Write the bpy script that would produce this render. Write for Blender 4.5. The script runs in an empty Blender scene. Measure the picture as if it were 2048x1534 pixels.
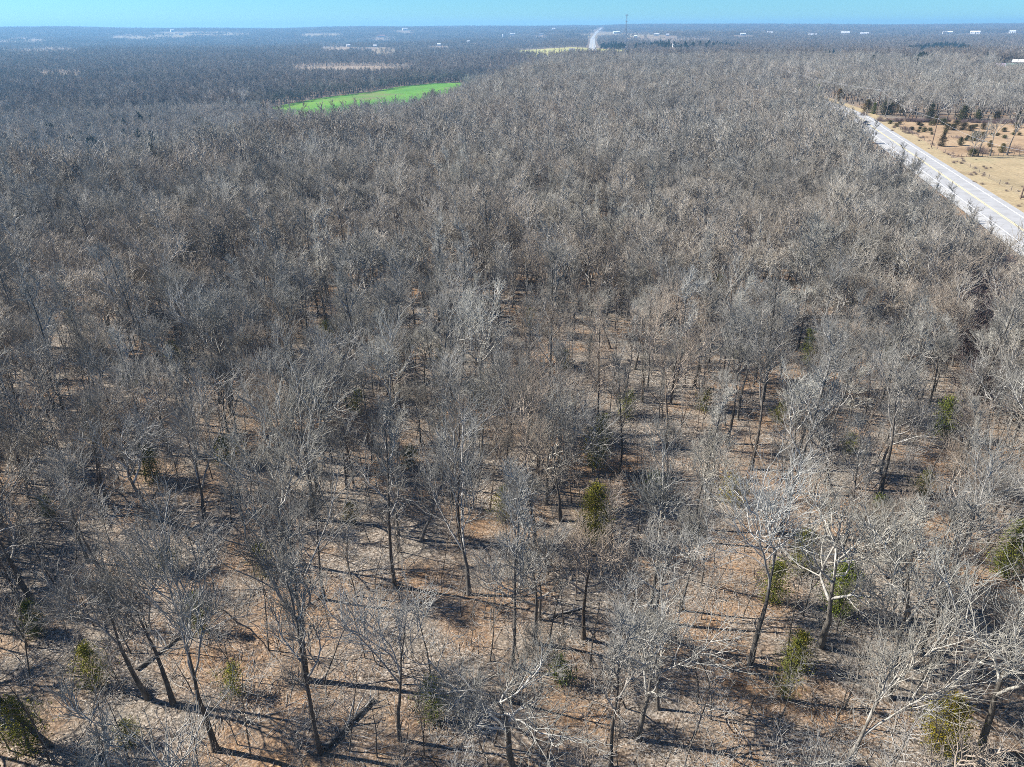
import bpy, math, random
import numpy as np
from mathutils import Vector, Matrix

random.seed(7)
RNG = np.random.default_rng(11)
SC = bpy.context.scene
COL = SC.collection
R = math.radians

# ------------------------------------------------------------------ camera
CAM_Z = 36.0
PITCH = 26.7
F_PX = 1420.0            # focal length in pixels of the 2048 x 1534 photograph
cam_d = bpy.data.cameras.new('camera')
cam = bpy.data.objects.new('camera', cam_d)
COL.objects.link(cam)
cam_d.sensor_width = 36.0
cam_d.lens = F_PX / 2048 * 36.0
cam_d.clip_start = 0.5
cam_d.clip_end = 60000
CAM_M = Matrix.Translation((0, 0, CAM_Z)) @ Matrix.Rotation(R(90 - PITCH), 4, 'X') @ Matrix.Rotation(R(-0.22), 4, 'Z')
cam.matrix_world = CAM_M
SC.camera = cam

# ------------------------------------------------------------------ sky, sun, exposure
SUN_EL = 40.0
SUN_AZ = -79.0           # clockwise from +Y: the sun stands to the left, a little ahead
w = bpy.data.worlds.new('World')
SC.world = w
w.use_nodes = True
nt = w.node_tree
nt.nodes.clear()
sky = nt.nodes.new('ShaderNodeTexSky')
sky.sky_type = 'NISHITA'
sky.sun_disc = False
sky.sun_elevation = R(SUN_EL)
sky.sun_rotation = R(SUN_AZ)
sky.altitude = 300
sky.air_density = 1.0
sky.dust_density = 0.0
sky.ozone_density = 8.0
tint = nt.nodes.new('ShaderNodeMix'); tint.data_type = 'RGBA'; tint.blend_type = 'MULTIPLY'
tint.inputs[0].default_value = 1.0
tint.inputs[7].default_value = (0.47, 0.86, 1.06, 1)
bg = nt.nodes.new('ShaderNodeBackground')
bg.inputs['Strength'].default_value = 0.068
out = nt.nodes.new('ShaderNodeOutputWorld')
nt.links.new(sky.outputs[0], tint.inputs[6])
nt.links.new(tint.outputs[2], bg.inputs['Color'])
nt.links.new(bg.outputs[0], out.inputs['Surface'])

sun_d = bpy.data.lights.new('sun', 'SUN')
sun_d.energy = 5.0
sun_d.angle = R(0.53)
sun_d.color = (1.0, 0.955, 0.885)
sun = bpy.data.objects.new('sun', sun_d)
COL.objects.link(sun)
sdir = Vector((math.sin(R(SUN_AZ)) * math.cos(R(SUN_EL)), math.cos(R(SUN_AZ)) * math.cos(R(SUN_EL)), math.sin(R(SUN_EL))))
sun.rotation_euler = (-sdir).to_track_quat('-Z', 'Y').to_euler()
sun.location = (0, 0, 200)

SC.view_settings.view_transform = 'Standard'
SC.view_settings.look = 'None'
SC.view_settings.exposure = 1.1
SC.view_settings.gamma = 1.0
cy = SC.cycles
cy.max_bounces = 3
cy.diffuse_bounces = 2
cy.glossy_bounces = 1
cy.transmission_bounces = 2
cy.transparent_max_bounces = 4
cy.volume_bounces = 0
cy.use_denoising = False
cy.use_adaptive_sampling = False
cy.pixel_filter_type = 'BLACKMAN_HARRIS'
cy.filter_width = 0.9
SC.render.film_transparent = False

# ------------------------------------------------------------------ terrain height
def smooth(a, b, x):
    t = np.clip((np.asarray(x, float) - a) / (b - a), 0, 1)
    return t * t * (3 - 2 * t)

EDGE_Y = [-2000, 0, 154, 227, 297, 420, 532, 700, 900, 1500, 3000]
EDGE_X = [-300, -150, -116, -70, -14, 0, 16, 40, 80, 120, 200]
VALLEY = -24.0
BUMPS = []               # small rises under far farm buildings: x, y, height, radius

def hfun(x, y):
    x = np.asarray(x, float); y = np.asarray(y, float)
    r = np.hypot(x, y)
    xe = np.interp(y, EDGE_Y, EDGE_X)
    p = smooth(-90, 2, x - xe)
    z = VALLEY * (1 - p) + p * (-8.0) * smooth(730, 1100, y)
    rd = 1 - np.exp(-((x - (82 + (y - 72) * 0.27)) / 32.0) ** 2)
    z = z + rd * p * 0.7 * (np.sin(x * 0.051 + 1.3) * np.cos(y * 0.043) + 0.6 * np.sin(x * 0.11 + y * 0.083)) * smooth(5, 60, r)
    f = smooth(1200, 3200, r)
    z = z + f * (6.0 * np.sin(x / 410 + 0.7) * np.sin(y / 520 + 1.9) + 4.0 * np.sin(x / 930 + y / 780 + 2.2))
    g = smooth(3300, 6300, r)
    z = z * (1 - g) + g * (25 + 6 * np.sin(x / 900 + 0.4) + 4 * np.sin(x / 380 + 1.1 + y / 2000) + 2.5 * np.sin(x / 170 + y / 400) + 6 * smooth(1200, 4000, x))
    z = z - 70 * smooth(6700, 7600, r)
    wr = np.exp(-((x - 0.108 * y) / 170.0) ** 2) * smooth(1050, 1350, y)
    z = z * (1 - wr) + wr * np.interp(y, [1000, 1500, 2600, 3300, 4600, 6000, 6800, 7600], [-8, -9, -14, -7, 8, 25, 27, -40])
    for bx, by, bh, br in BUMPS:
        z = z + bh * np.exp(-((x - bx) ** 2 + (y - by) ** 2) / (br * br))
    return z

def hz(x, y):
    return float(hfun(x, y))

CR = np.array(CAM_M.to_3x3())
def ray(px, py):
    d = CR @ np.array([px - 1024.0, 767.0 - py, -F_PX])
    return d / np.hypot(d[0], d[1])
TT = np.concatenate([np.geomspace(8, 7400, 5000)])
def at(px, py, dz=0.0):
    """ground point seen at a photo pixel (dz: surface raised above ground)"""
    d = ray(px, py)
    zz = CAM_Z + TT * d[2]
    hh = hfun(TT * d[0], TT * d[1]) + dz
    k = np.nonzero(zz <= hh)[0]
    t = TT[k[0]] if len(k) else TT[-1]
    return np.array([t * d[0], t * d[1]])
def on_plane(px, py, z):
    d = ray(px, py)
    t = (z - CAM_Z) / d[2]
    return np.array([t * d[0], t * d[1]])
def project(x, y, z):
    v = CR.T @ np.stack([np.asarray(x, float), np.asarray(y, float), np.asarray(z, float) - CAM_Z])
    return 1024 + F_PX * v[0] / -v[2], 767 - F_PX * v[1] / -v[2], -v[2]

# ------------------------------------------------------------------ materials
def new_mat(name, rough=0.9):
    m = bpy.data.materials.new(name)
    m.use_nodes = True
    b = m.node_tree.nodes['Principled BSDF']
    b.inputs['Roughness'].default_value = rough
    b.inputs['Specular IOR Level'].default_value = 0.2
    return m, m.node_tree, b
def N(t, typ, **kw):
    n = t.nodes.new(typ)
    for k, v in kw.items():
        setattr(n, k, v)
    return n
def ramp(t, fac, stops):
    n = N(t, 'ShaderNodeValToRGB')
    e = n.color_ramp.elements
    while len(e) < len(stops):
        e.new(0.5)
    for i, (p, c) in enumerate(stops):
        e[i].position = p
        e[i].color = (*c, 1)
    t.links.new(fac, n.inputs[0])
    return n.outputs[0]
def mix(t, a, b, fac, mode='MIX'):
    n = N(t, 'ShaderNodeMix', data_type='RGBA', blend_type=mode)
    for sock, v in ((n.inputs[0], fac), (n.inputs[6], a), (n.inputs[7], b)):
        if isinstance(v, (int, float)):
            sock.default_value = v
        elif isinstance(v, tuple):
            sock.default_value = (*v, 1)
        else:
            t.links.new(v, sock)
    return n.outputs[2]
def noise(t, co, scale, detail=3, rough=0.55, sx=None):
    n = N(t, 'ShaderNodeTexNoise')
    n.inputs['Scale'].default_value = scale
    n.inputs['Detail'].default_value = detail
    n.inputs['Roughness'].default_value = rough
    if sx:
        mp = N(t, 'ShaderNodeMapping'); mp.inputs['Scale'].default_value = sx
        t.links.new(co, mp.inputs[0]); co = mp.outputs[0]
    t.links.new(co, n.inputs['Vector'])
    return n.outputs['Fac']
def bump(t, b, h, strength, dist):
    n = N(t, 'ShaderNodeBump')
    n.inputs['Strength'].default_value = strength
    n.inputs['Distance'].default_value = dist
    t.links.new(h, n.inputs['Height'])
    t.links.new(n.outputs[0], b.inputs['Normal'])

def bark(name, c0, c1, scale, bmp=0.0, rnd=0.35, stand=False):
    """bark with streaks; the tone changes from tree to tree"""
    m, t, b = new_mat(name)
    co = N(t, 'ShaderNodeTexCoord').outputs['Object']
    oi = N(t, 'ShaderNodeObjectInfo')
    f = noise(t, co, scale, 3, 0.6, (1, 1, 0.35))
    c = ramp(t, f, [(0.3, c0), (0.7, c1)])
    tone = ramp(t, oi.outputs['Random'], [(0.0, (1 - rnd, 1 - rnd, 1 - rnd)), (0.35, (0.95, 0.92, 0.88)), (0.65, (1.0, 0.99, 0.98)), (1.0, (1 + rnd, 1 + rnd * 0.97, 1 + rnd * 0.9))])
    c = mix(t, c, tone, 1.0, 'MULTIPLY')
    if stand:
        sn = noise(t, oi.outputs['Location'], 0.012, 4, 0.6)
        c = mix(t, c, ramp(t, sn, [(0.34, (0.72, 0.72, 0.74)), (0.44, (0.95, 0.93, 0.9)), (0.52, (1.05, 0.93, 0.84)), (0.58, (0.98, 0.98, 0.95)), (0.66, (1.25, 1.2, 1.12)), (0.74, (1.35, 1.33, 1.22))]), 1.0, 'MULTIPLY')
    c = mix(t, c, oi.outputs['Color'], 1.0, 'MULTIPLY')
    t.links.new(c, b.inputs['Base Color'])
    if bmp:
        bump(t, b, noise(t, co, scale * 3, 2, 0.6, (1, 1, 0.2)), bmp, 0.03)
    return m

M = {}
M['trunk'] = bark('trunk bark', (0.065, 0.058, 0.05), (0.21, 0.195, 0.175), 5.0, 0.8)
M['limb'] = bark('limb bark', (0.22, 0.21, 0.19), (0.50, 0.485, 0.45), 3.0, 0.4, 0.22)
M['twig'] = bark('twig bark', (0.21, 0.205, 0.185), (0.40, 0.39, 0.355), 1.2)
M['far_twig'] = bark('grey twigs', (0.22, 0.213, 0.19), (0.46, 0.447, 0.40), 0.7, stand=True)
M['valley_twig'] = bark('grey brown twigs', (0.15, 0.142, 0.132), (0.33, 0.31, 0.29), 0.7, stand=True)
M['white_bark'] = bark('white sycamore bark', (0.42, 0.40, 0.37), (0.72, 0.70, 0.66), 2.0, 0, 0.1)

def foliage(name, c0, c1, c2, scale=1.6):
    m, t, b = new_mat(name, 0.75)
    co = N(t, 'ShaderNodeTexCoord').outputs['Object']
    oi = N(t, 'ShaderNodeObjectInfo')
    f = noise(t, co, scale, 4, 0.65)
    c = ramp(t, f, [(0.32, c0), (0.52, c1), (0.72, c2)])
    tone = ramp(t, oi.outputs['Random'], [(0, (0.7, 0.75, 0.8)), (1, (1.25, 1.15, 1.0))])
    c = mix(t, c, tone, 1.0, 'MULTIPLY')
    c = mix(t, c, oi.outputs['Color'], 1.0, 'MULTIPLY')
    t.links.new(c, b.inputs['Base Color'])
    return m
M['cedar'] = foliage('cedar foliage', (0.05, 0.06, 0.012), (0.11, 0.12, 0.022), (0.20, 0.16, 0.035))
M['field_cedar'] = foliage('bronzed cedar foliage', (0.035, 0.040, 0.014), (0.085, 0.078, 0.03), (0.17, 0.105, 0.05))
M['far_cedar'] = foliage('dark cedar foliage', (0.015, 0.022, 0.012), (0.035, 0.045, 0.02), (0.06, 0.06, 0.03), 0.5)
M['dry_leaf'] = foliage('dry clinging leaves', (0.10, 0.055, 0.03), (0.20, 0.11, 0.06), (0.30, 0.18, 0.10), 2.0)

def ground_mat():
    m, t, b = new_mat('leaf litter')
    co = N(t, 'ShaderNodeTexCoord').outputs['Object']
    v = N(t, 'ShaderNodeTexVoronoi'); v.inputs['Scale'].default_value = 10.0
    v.inputs['Randomness'].default_value = 1.0
    t.links.new(co, v.inputs['Vector'])
    sep = N(t, 'ShaderNodeSeparateColor'); t.links.new(v.outputs['Color'], sep.inputs[0])
    leaf = ramp(t, sep.outputs[0], [(0.0, (0.07, 0.052, 0.036)), (0.25, (0.18, 0.14, 0.105)), (0.55, (0.30, 0.245, 0.19)), (0.8, (0.41, 0.345, 0.28)), (1.0, (0.52, 0.46, 0.39))])
    orange = ramp(t, sep.outputs[1], [(0.0, (0.17, 0.085, 0.04)), (0.5, (0.37, 0.205, 0.095)), (1.0, (0.50, 0.32, 0.17))])
    big = noise(t, co, 0.10, 4, 0.6)
    f = ramp(t, big, [(0.45, (0, 0, 0)), (0.62, (0.85, 0.85, 0.85))])
    c = mix(t, leaf, orange, f)
    grey = noise(t, co, 0.23, 4, 0.65)
    gf = ramp(t, grey, [(0.42, (0, 0, 0)), (0.7, (0.55, 0.55, 0.55))])
    c = mix(t, c, (0.25, 0.235, 0.20), gf)
    fine = noise(t, co, 6.5, 3, 0.75)
    c = mix(t, c, ramp(t, fine, [(0.33, (0.36, 0.36, 0.36)), (0.62, (1.08, 1.06, 1.03))]), 1.0, 'MULTIPLY')
    t.links.new(c, b.inputs['Base Color'])
    bump(t, b, sep.outputs[2], 0.9, 0.06)
    return m
M['litter'] = ground_mat()

def grass_mat(name, stops, s1=0.05, s2=1.2, patch=None, pf=(0.55, 0.7)):
    m, t, b = new_mat(name)
    co = N(t, 'ShaderNodeTexCoord').outputs['Object']
    c = ramp(t, noise(t, co, s1, 5, 0.62), stops)
    fine = noise(t, co, s2, 4, 0.7)
    c = mix(t, c, ramp(t, fine, [(0.3, (0.72, 0.70, 0.66)), (0.7, (1.18, 1.18, 1.15))]), 1.0, 'MULTIPLY')
    if patch:
        c = mix(t, c, patch, ramp(t, noise(t, co, s1 * 0.55, 5, 0.6), [(pf[0], (0, 0, 0)), (pf[1], (1, 1, 1))]))
    t.links.new(c, b.inputs['Base Color'])
    bump(t, b, fine, 0.5, 0.15)
    return m
M['wheat'] = grass_mat('young wheat', [(0.3, (0.07, 0.20, 0.022)), (0.5, (0.11, 0.27, 0.028)), (0.7, (0.17, 0.29, 0.04))], 0.02, 0.35, (0.19, 0.16, 0.08), (0.55, 0.72))
M['tan_field'] = grass_mat('tan winter grass', [(0.3, (0.25, 0.17, 0.10)), (0.5, (0.36, 0.25, 0.15)), (0.7, (0.43, 0.32, 0.20))], 0.05, 0.9)
M['pasture'] = grass_mat('pasture grass', [(0.3, (0.27, 0.215, 0.125)), (0.5, (0.38, 0.295, 0.175)), (0.7, (0.30, 0.28, 0.16))], 0.035, 0.9)
M['verge'] = grass_mat('verge grass', [(0.3, (0.29, 0.225, 0.13)), (0.5, (0.39, 0.305, 0.18)), (0.7, (0.34, 0.28, 0.165))], 0.12, 1.5)
M['brown_field'] = grass_mat('bare brown field', [(0.3, (0.22, 0.17, 0.12)), (0.5, (0.28, 0.215, 0.155)), (0.7, (0.34, 0.26, 0.18))], 0.012, 0.2)
M['far_field'] = grass_mat('far tan field', [(0.3, (0.22, 0.17, 0.11)), (0.5, (0.30, 0.23, 0.145)), (0.7, (0.25, 0.22, 0.13))], 0.006, 0.05)
M['hay_field'] = grass_mat('yellow green field', [(0.3, (0.30, 0.29, 0.10)), (0.5, (0.40, 0.36, 0.14)), (0.7, (0.30, 0.34, 0.10))], 0.008, 0.05)

def flat_mat(name, c, rough=0.8, var=0.12, scale=0.8):
    m, t, b = new_mat(name, rough)
    co = N(t, 'ShaderNodeTexCoord').outputs['Object']
    f = noise(t, co, scale, 5, 0.65)
    lo = tuple(x * (1 - var) for x in c); hi = tuple(min(1, x * (1 + var)) for x in c)
    t.links.new(ramp(t, f, [(0.3, lo), (0.7, hi)]), b.inputs['Base Color'])
    return m
M['road'] = flat_mat('worn pale asphalt', (0.36, 0.355, 0.345), 0.8, 0.16, 0.35)
M['shoulder'] = flat_mat('pale shoulder', (0.41, 0.40, 0.375), 0.9, 0.18, 0.6)
M['white_line'] = flat_mat('white road paint', (0.80, 0.80, 0.80), 0.6, 0.08, 2)
M['yellow_line'] = flat_mat('yellow road paint', (0.72, 0.60, 0.32), 0.6, 0.12, 2)
M['tyre_mark'] = flat_mat('black rubber mark', (0.10, 0.10, 0.10), 0.8, 0.2, 2)
M['pole_wood'] = flat_mat('pole wood', (0.17, 0.12, 0.09), 0.9, 0.3, 3)
M['post_wood'] = flat_mat('fence post wood', (0.16, 0.13, 0.11), 0.9, 0.3, 3)
M['wire'] = flat_mat('wire metal', (0.42, 0.42, 0.43), 0.5, 0.05)
M['steel'] = flat_mat('galvanised steel', (0.22, 0.23, 0.25), 0.5, 0.1, 2)
M['panel'] = flat_mat('antenna panel', (0.30, 0.31, 0.33), 0.6, 0.05)
M['white_wall'] = flat_mat('white siding', (0.78, 0.78, 0.77), 0.7, 0.05)
M['cream_wall'] = flat_mat('cream siding', (0.62, 0.58, 0.50), 0.7, 0.06)
M['white_roof'] = flat_mat('white metal roof', (0.80, 0.80, 0.80), 0.5, 0.04)
M['grey_roof'] = flat_mat('grey shingle roof', (0.22, 0.21, 0.22), 0.8, 0.1)
M['red_roof'] = flat_mat('rust red roof', (0.34, 0.17, 0.13), 0.7, 0.1)
M['green_roof'] = flat_mat('green metal roof', (0.16, 0.26, 0.22), 0.5, 0.06)
M['purple_roof'] = flat_mat('purple grey roof', (0.27, 0.22, 0.26), 0.7, 0.06)
M['dark'] = flat_mat('dark opening', (0.05, 0.05, 0.06), 0.4, 0.05)
M['blue_plastic'] = flat_mat('blue plastic', (0.02, 0.06, 0.32), 0.35, 0.1)
M['white_plastic'] = flat_mat('white plastic', (0.75, 0.75, 0.75), 0.4, 0.05)
M['car_paint'] = flat_mat('dark blue car paint', (0.03, 0.035, 0.06), 0.2, 0.05)
M['glass'] = flat_mat('dark car glass', (0.02, 0.025, 0.03), 0.05, 0.05)
M['rubber'] = flat_mat('tyre rubber', (0.02, 0.02, 0.02), 0.8, 0.1)
M['rim'] = flat_mat('alloy rim', (0.45, 0.45, 0.46), 0.35, 0.05)
M['lamp'] = flat_mat('headlight lens', (0.75, 0.76, 0.78), 0.1, 0.02)
M['tail'] = flat_mat('tail light lens', (0.35, 0.02, 0.02), 0.2, 0.02)

# ------------------------------------------------------------------ mesh helpers
class MB:
    """collects numpy pieces: verts, quads, tris with a material slot each"""
    def __init__(s):
        s.v = []; s.q = []; s.t = []; s.qm = []; s.tm = []; s.n = 0
    def add(s, v, q=None, t=None, m=0):
        v = np.asarray(v, float).reshape(-1, 3)
        if q is not None and len(q):
            q = np.asarray(q, int).reshape(-1, 4) + s.n; s.q.append(q); s.qm.append(np.full(len(q), m))
        if t is not None and len(t):
            t = np.asarray(t, int).reshape(-1, 3) + s.n; s.t.append(t); s.tm.append(np.full(len(t), m))
        s.v.append(v); s.n += len(v)
        return s
    def tube(s, P, Rd, k, m=0):
        """P (B,n,3) centre lines, Rd (B,n) radii"""
        P = np.asarray(P, float); Rd = np.asarray(Rd, float)
        if P.ndim == 2:
            P = P[None]; Rd = Rd[None]
        B, n, _ = P.shape
        T = np.gradient(P, axis=1)
        T /= np.linalg.norm(T, axis=2, keepdims=True) + 1e-9
        ax = P[:, -1] - P[:, 0]
        ref = np.where((np.abs(ax[:, 2]) > 0.8 * np.linalg.norm(ax, axis=1))[:, None], np.array([1.0, 0.13, 0]), np.array([0.05, 0.1, 1.0]))
        U = np.cross(T, ref[:, None, :]); U /= np.linalg.norm(U, axis=2, keepdims=True) + 1e-9
        V = np.cross(T, U)
        a = np.arange(k) * 2 * math.pi / k
        ring = P[:, :, None] + Rd[:, :, None, None] * (np.cos(a)[:, None] * U[:, :, None] + np.sin(a)[:, None] * V[:, :, None])
        idx = np.arange(B * n * k).reshape(B, n, k)
        q = np.stack([idx[:, :-1], np.roll(idx, -1, 2)[:, :-1], np.roll(idx, -1, 2)[:, 1:], idx[:, 1:]], -1)
        return s.add(ring, q, None, m)
    def box(s, c, d, rz=0.0, m=0):
        x, y, z = [0.5 * e for e in d]
        v = np.array([[-x, -y, -z], [x, -y, -z], [x, y, -z], [-x, y, -z], [-x, -y, z], [x, -y, z], [x, y, z], [-x, y, z]])
        cs, sn = math.cos(rz), math.sin(rz)
        v = np.stack([v[:, 0] * cs - v[:, 1] * sn, v[:, 0] * sn + v[:, 1] * cs, v[:, 2]], 1) + np.array(c)
        return s.add(v, [[0, 3, 2, 1], [4, 5, 6, 7], [0, 1, 5, 4], [1, 2, 6, 5], [2, 3, 7, 6], [3, 0, 4, 7]], None, m)
    def mesh(s, name, mats, smooth_=True):
        me = bpy.data.meshes.new(name)
        V = np.concatenate(s.v).astype(np.float32)
        Q = np.concatenate(s.q) if s.q else np.zeros((0, 4), int)
        T = np.concatenate(s.t) if s.t else np.zeros((0, 3), int)
        me.vertices.add(len(V)); me.vertices.foreach_set('co', V.ravel())
        me.loops.add(Q.size + T.size)
        me.loops.foreach_set('vertex_index', np.concatenate([Q.ravel(), T.ravel()]).astype(np.int32))
        me.polygons.add(len(Q) + len(T))
        ls = np.concatenate([np.arange(len(Q)) * 4, Q.size + np.arange(len(T)) * 3]).astype(np.int32)
        me.polygons.foreach_set('loop_start', ls)
        mi = np.concatenate(s.qm + s.tm).astype(np.int32)
        me.polygons.foreach_set('material_index', mi)
        me.polygons.foreach_set('use_smooth', np.full(len(mi), smooth_))
        for mt in mats:
            me.materials.append(mt)
        me.update(calc_edges=True)
        return me

def link(name, me, parent=None, loc=None, rz=None, label=None, cat=None, group=None, kind=None, col=None):
    o = bpy.data.objects.new(name, me)
    (col or COL).objects.link(o)
    if parent: o.parent = parent
    if loc is not None: o.location = loc
    if rz is not None: o.rotation_euler = (0, 0, rz)
    if label: o['label'] = label
    if cat: o['category'] = cat
    if group: o['group'] = group
    if kind: o['kind'] = kind
    return o
def structure(name, mb, mats, sm=True, label=None, kind='structure', cat=None):
    return link(name, mb.mesh(name, mats, sm), kind=kind, label=label, cat=cat)

# ------------------------------------------------------------------ road layout (needed to keep trees off it)
def H36(a, b): return (a * 36, b * 36)
_rc = [H36(1.2, -2.0), H36(2.28, 2.0), H36(2.82, 4.0), H36(3.36, 6.0), H36(3.87, 7.9), H36(4.28, 9.5), (166, 430), (176, 540), (180, 680), (166, 850), (138, 1050), (127, 1220), (146, 1400), (208, 2000), (270, 2600), (345, 3300), (418, 3900), (505, 4600), (612, 5400), (693, 6050)]
def catmull(P, step):
    P = [np.array(p, float) for p in P]
    P = [2 * P[0] - P[1]] + P + [2 * P[-1] - P[-2]]
    outp = []
    for i in range(1, len(P) - 2):
        L = np.linalg.norm(P[i + 1] - P[i]); n = max(2, int(L / step(P[i])))
        for j in range(n):
            t = j / n
            a, b, c, d = P[i - 1], P[i], P[i + 1], P[i + 2]
            outp.append(0.5 * (2 * b + (c - a) * t + (2 * a - 5 * b + 4 * c - d) * t * t + (3 * b - a - 3 * c + d) * t ** 3))
    outp.append(P[-2])
    return np.array(outp)
ROAD = catmull(_rc, lambda p: 8 if p[1] < 900 else 40)
_rt = np.gradient(ROAD, axis=0); _rt /= np.linalg.norm(_rt, axis=1, keepdims=True)
ROAD_N = np.stack([_rt[:, 1], -_rt[:, 0]], 1)          # to the right of travel
ROAD_S = np.concatenate([[0], np.cumsum(np.linalg.norm(np.diff(ROAD, axis=0), axis=1))])
def road_off(x, y):
    """signed distance from the road's centre line (positive: right), vectorised over points"""
    x = np.atleast_1d(x); y = np.atleast_1d(y)
    best = np.full(len(x), 1e9); sg = np.ones(len(x))
    for i in range(0, len(ROAD), 1):
        dx = x - ROAD[i, 0]; dy = y - ROAD[i, 1]
        d = np.hypot(dx, dy)
        k = d < best
        best[k] = d[k]; sg[k] = np.sign(dx * ROAD_N[i, 0] + dy * ROAD_N[i, 1])[k]
    return best * sg
def strip(mb, a, b, lift, m=0, i0=0, i1=None, ncross=1):
    P = ROAD[i0:i1]; Nn = ROAD_N[i0:i1]
    cols = []
    lift = lift + 0.7 * smooth(900, 1500, P[:, 1])
    for k in range(ncross + 1):
        o = a + (b - a) * k / ncross
        q = P + Nn * o
        z = hfun(P[:, 0], P[:, 1]) + lift if abs(a) < 7 and abs(b) < 7 else hfun(q[:, 0], q[:, 1]) + lift
        cols.append(np.column_stack([q, z]))
    V = np.stack(cols, 1); n = len(P); c = ncross + 1
    idx = np.arange(n * c).reshape(n, c)
    Q = np.stack([idx[:-1, :-1], idx[:-1, 1:], idx[1:, 1:], idx[1:, :-1]], -1)
    mb.add(V, Q, None, m)
    return mb

# ------------------------------------------------------------------ ground
def build_ground():
    na, nr = 540, 230
    rr = np.concatenate([[0.0], np.geomspace(4, 8400, nr)])
    aa = np.arange(na) * 2 * math.pi / na
    X = rr[:, None] * np.sin(aa); Y = rr[:, None] * np.cos(aa)
    Z = hfun(X, Y)
    ro = np.full(X.shape, 99.0)
    V = np.stack([X, Y, Z], -1)
    idx = np.arange((nr + 1) * na).reshape(nr + 1, na)
    Q = np.stack([idx[:-1], idx[1:], np.roll(idx, -1, 1)[1:], np.roll(idx, -1, 1)[:-1]], -1)
    mb = MB(); mb.add(V, Q)
    return structure('ground', mb, [M['litter']], label='leaf-strewn forest floor under the bare trees')

# ------------------------------------------------------------------ fields as sheets on the terrain
CLEAR_FAR = []  # far fields: a few trees stand in them
CLEAR = []      # polygons kept free of trees
def inside(poly, x, y):
    x = np.asarray(x); y = np.asarray(y)
    c = np.zeros(x.shape, bool)
    n = len(poly)
    for i in range(n):
        x0, y0 = poly[i]; x1, y1 = poly[(i + 1) % n]
        k = ((y0 > y) != (y1 > y)) & (x < (x1 - x0) * (y - y0) / (y1 - y0 + 1e-12) + x0)
        c ^= k
    return c
def field_sheet(name, top, bot, mat, lift, rows=14, cols=24, label=None):
    top = np.array(top, float); bot = np.array(bot, float)
    def res(P):
        s = np.concatenate([[0], np.cumsum(np.linalg.norm(np.diff(P, axis=0), axis=1))]); s /= s[-1]
        u = np.linspace(0, 1, cols)
        return np.stack([np.interp(u, s, P[:, 0]), np.interp(u, s, P[:, 1])], 1)
    a = res(top); b = res(bot)
    u = np.linspace(0, 1, rows)[:, None, None]
    G = a[None] * (1 - u) + b[None] * u
    Z = hfun(G[..., 0], G[..., 1]) + lift
    V = np.concatenate([G, Z[..., None]], -1)
    idx = np.arange(rows * cols).reshape(rows, cols)
    Q = np.stack([idx[:-1, :-1], idx[1:, :-1], idx[1:, 1:], idx[:-1, 1:]], -1)
    mb = MB(); mb.add(V, Q)
    (CLEAR_FAR if name == 'far_field' else CLEAR).append(np.concatenate([a, b[::-1]]))
    return structure(name, mb, [mat], label=label)

# buildings first decide the small rises of the far terrain: px, py, kind
BUILD = [
 (345, 63, 'house', 'white_wall', 'white_roof', 'small white farmhouse on the tan far fields'),
 (362, 70, 'house', 'white_wall', 'grey_roof', 'tiny pale shed just below the white farmhouse of the tan fields'),
 (763, 74, 'barn', 'white_wall', 'red_roof', 'long white barn with rust red trim above the dark woods'),
 (810, 60, 'barn', 'white_wall', 'white_roof', 'white barn high on the blue horizon slope'),
 (697, 93, 'house', 'white_wall', 'white_roof', 'white house at the edge of the tan wooded clearing'),
 (737, 95, 'house', 'white_wall', 'grey_roof', 'white house with grey roof in the wooded clearing'),
 (750, 92, 'house', 'cream_wall', 'white_roof', 'cream house with white roof in the wooded clearing'),
 (878, 91, 'house', 'white_wall', 'white_roof', 'little white house deep in the woods, lone among bare trees'),
 (937, 85, 'house', 'cream_wall', 'white_roof', 'low cream house in the woods short of the white silo'),
 (1025, 70, 'barn', 'white_wall', 'white_roof', 'bright white barn beside the white silo'),
 (1083, 70, 'barn', 'white_wall', 'grey_roof', 'white barn between the silo and the climbing road'),
 (1107, 60, 'house', 'white_wall', 'white_roof', 'white house near the skyline before the climbing road'),
 (1234, 63, 'barn', 'white_wall', 'white_roof', 'long white poultry barn beside the radio mast'),
 (1271, 73, 'house', 'white_wall', 'white_roof', 'small white house just beyond the radio mast'),
 (1313, 71, 'barn', 'cream_wall', 'white_roof', 'large cream barn with white roof past the radio mast'),
 (1335, 71, 'house', 'white_wall', 'white_roof', 'white farmhouse beside the large cream barn'),
 (1144, 92, 'house', 'white_wall', 'grey_roof', 'white house under trees behind the yellow green field'),
 (1249, 93, 'house', 'white_wall', 'grey_roof', 'white house at the foot of the radio mast'),
 (1351, 93, 'house', 'white_wall', 'white_roof', 'lone white house by the dark cedar belt'),
 (1486, 70, 'barn', 'white_wall', 'white_roof', 'low white barn at the start of the far town'),
 (1539, 68, 'house', 'white_wall', 'white_roof', 'white house second along the far town'),
 (1625, 69, 'barn', 'white_wall', 'white_roof', 'white shed third along the far town'),
 (1690, 68, 'barn', 'cream_wall', 'white_roof', 'long cream store in the far town'),
 (1729, 67, 'barn', 'white_wall', 'white_roof', 'white store beside the long cream store of the far town'),
 (1894, 68, 'barn', 'cream_wall', 'white_roof', 'longest cream warehouse of the far town'),
 (1950, 67, 'barn', 'white_wall', 'white_roof', 'white warehouse past the longest cream one'),
 (2024, 66, 'barn', 'white_wall', 'white_roof', 'bright white hall at the far end of the town'),
 (2040, 117, 'house', 'white_wall', 'white_roof', 'white building among grey trees at the picture edge'),
 (2003, 124, 'house', 'cream_wall', 'purple_roof', 'house with purple grey roof among the grey trees'),
 (2028, 124, 'house', 'white_wall', 'green_roof', 'house with green metal roof beside the purple roofed one'),
]
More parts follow.
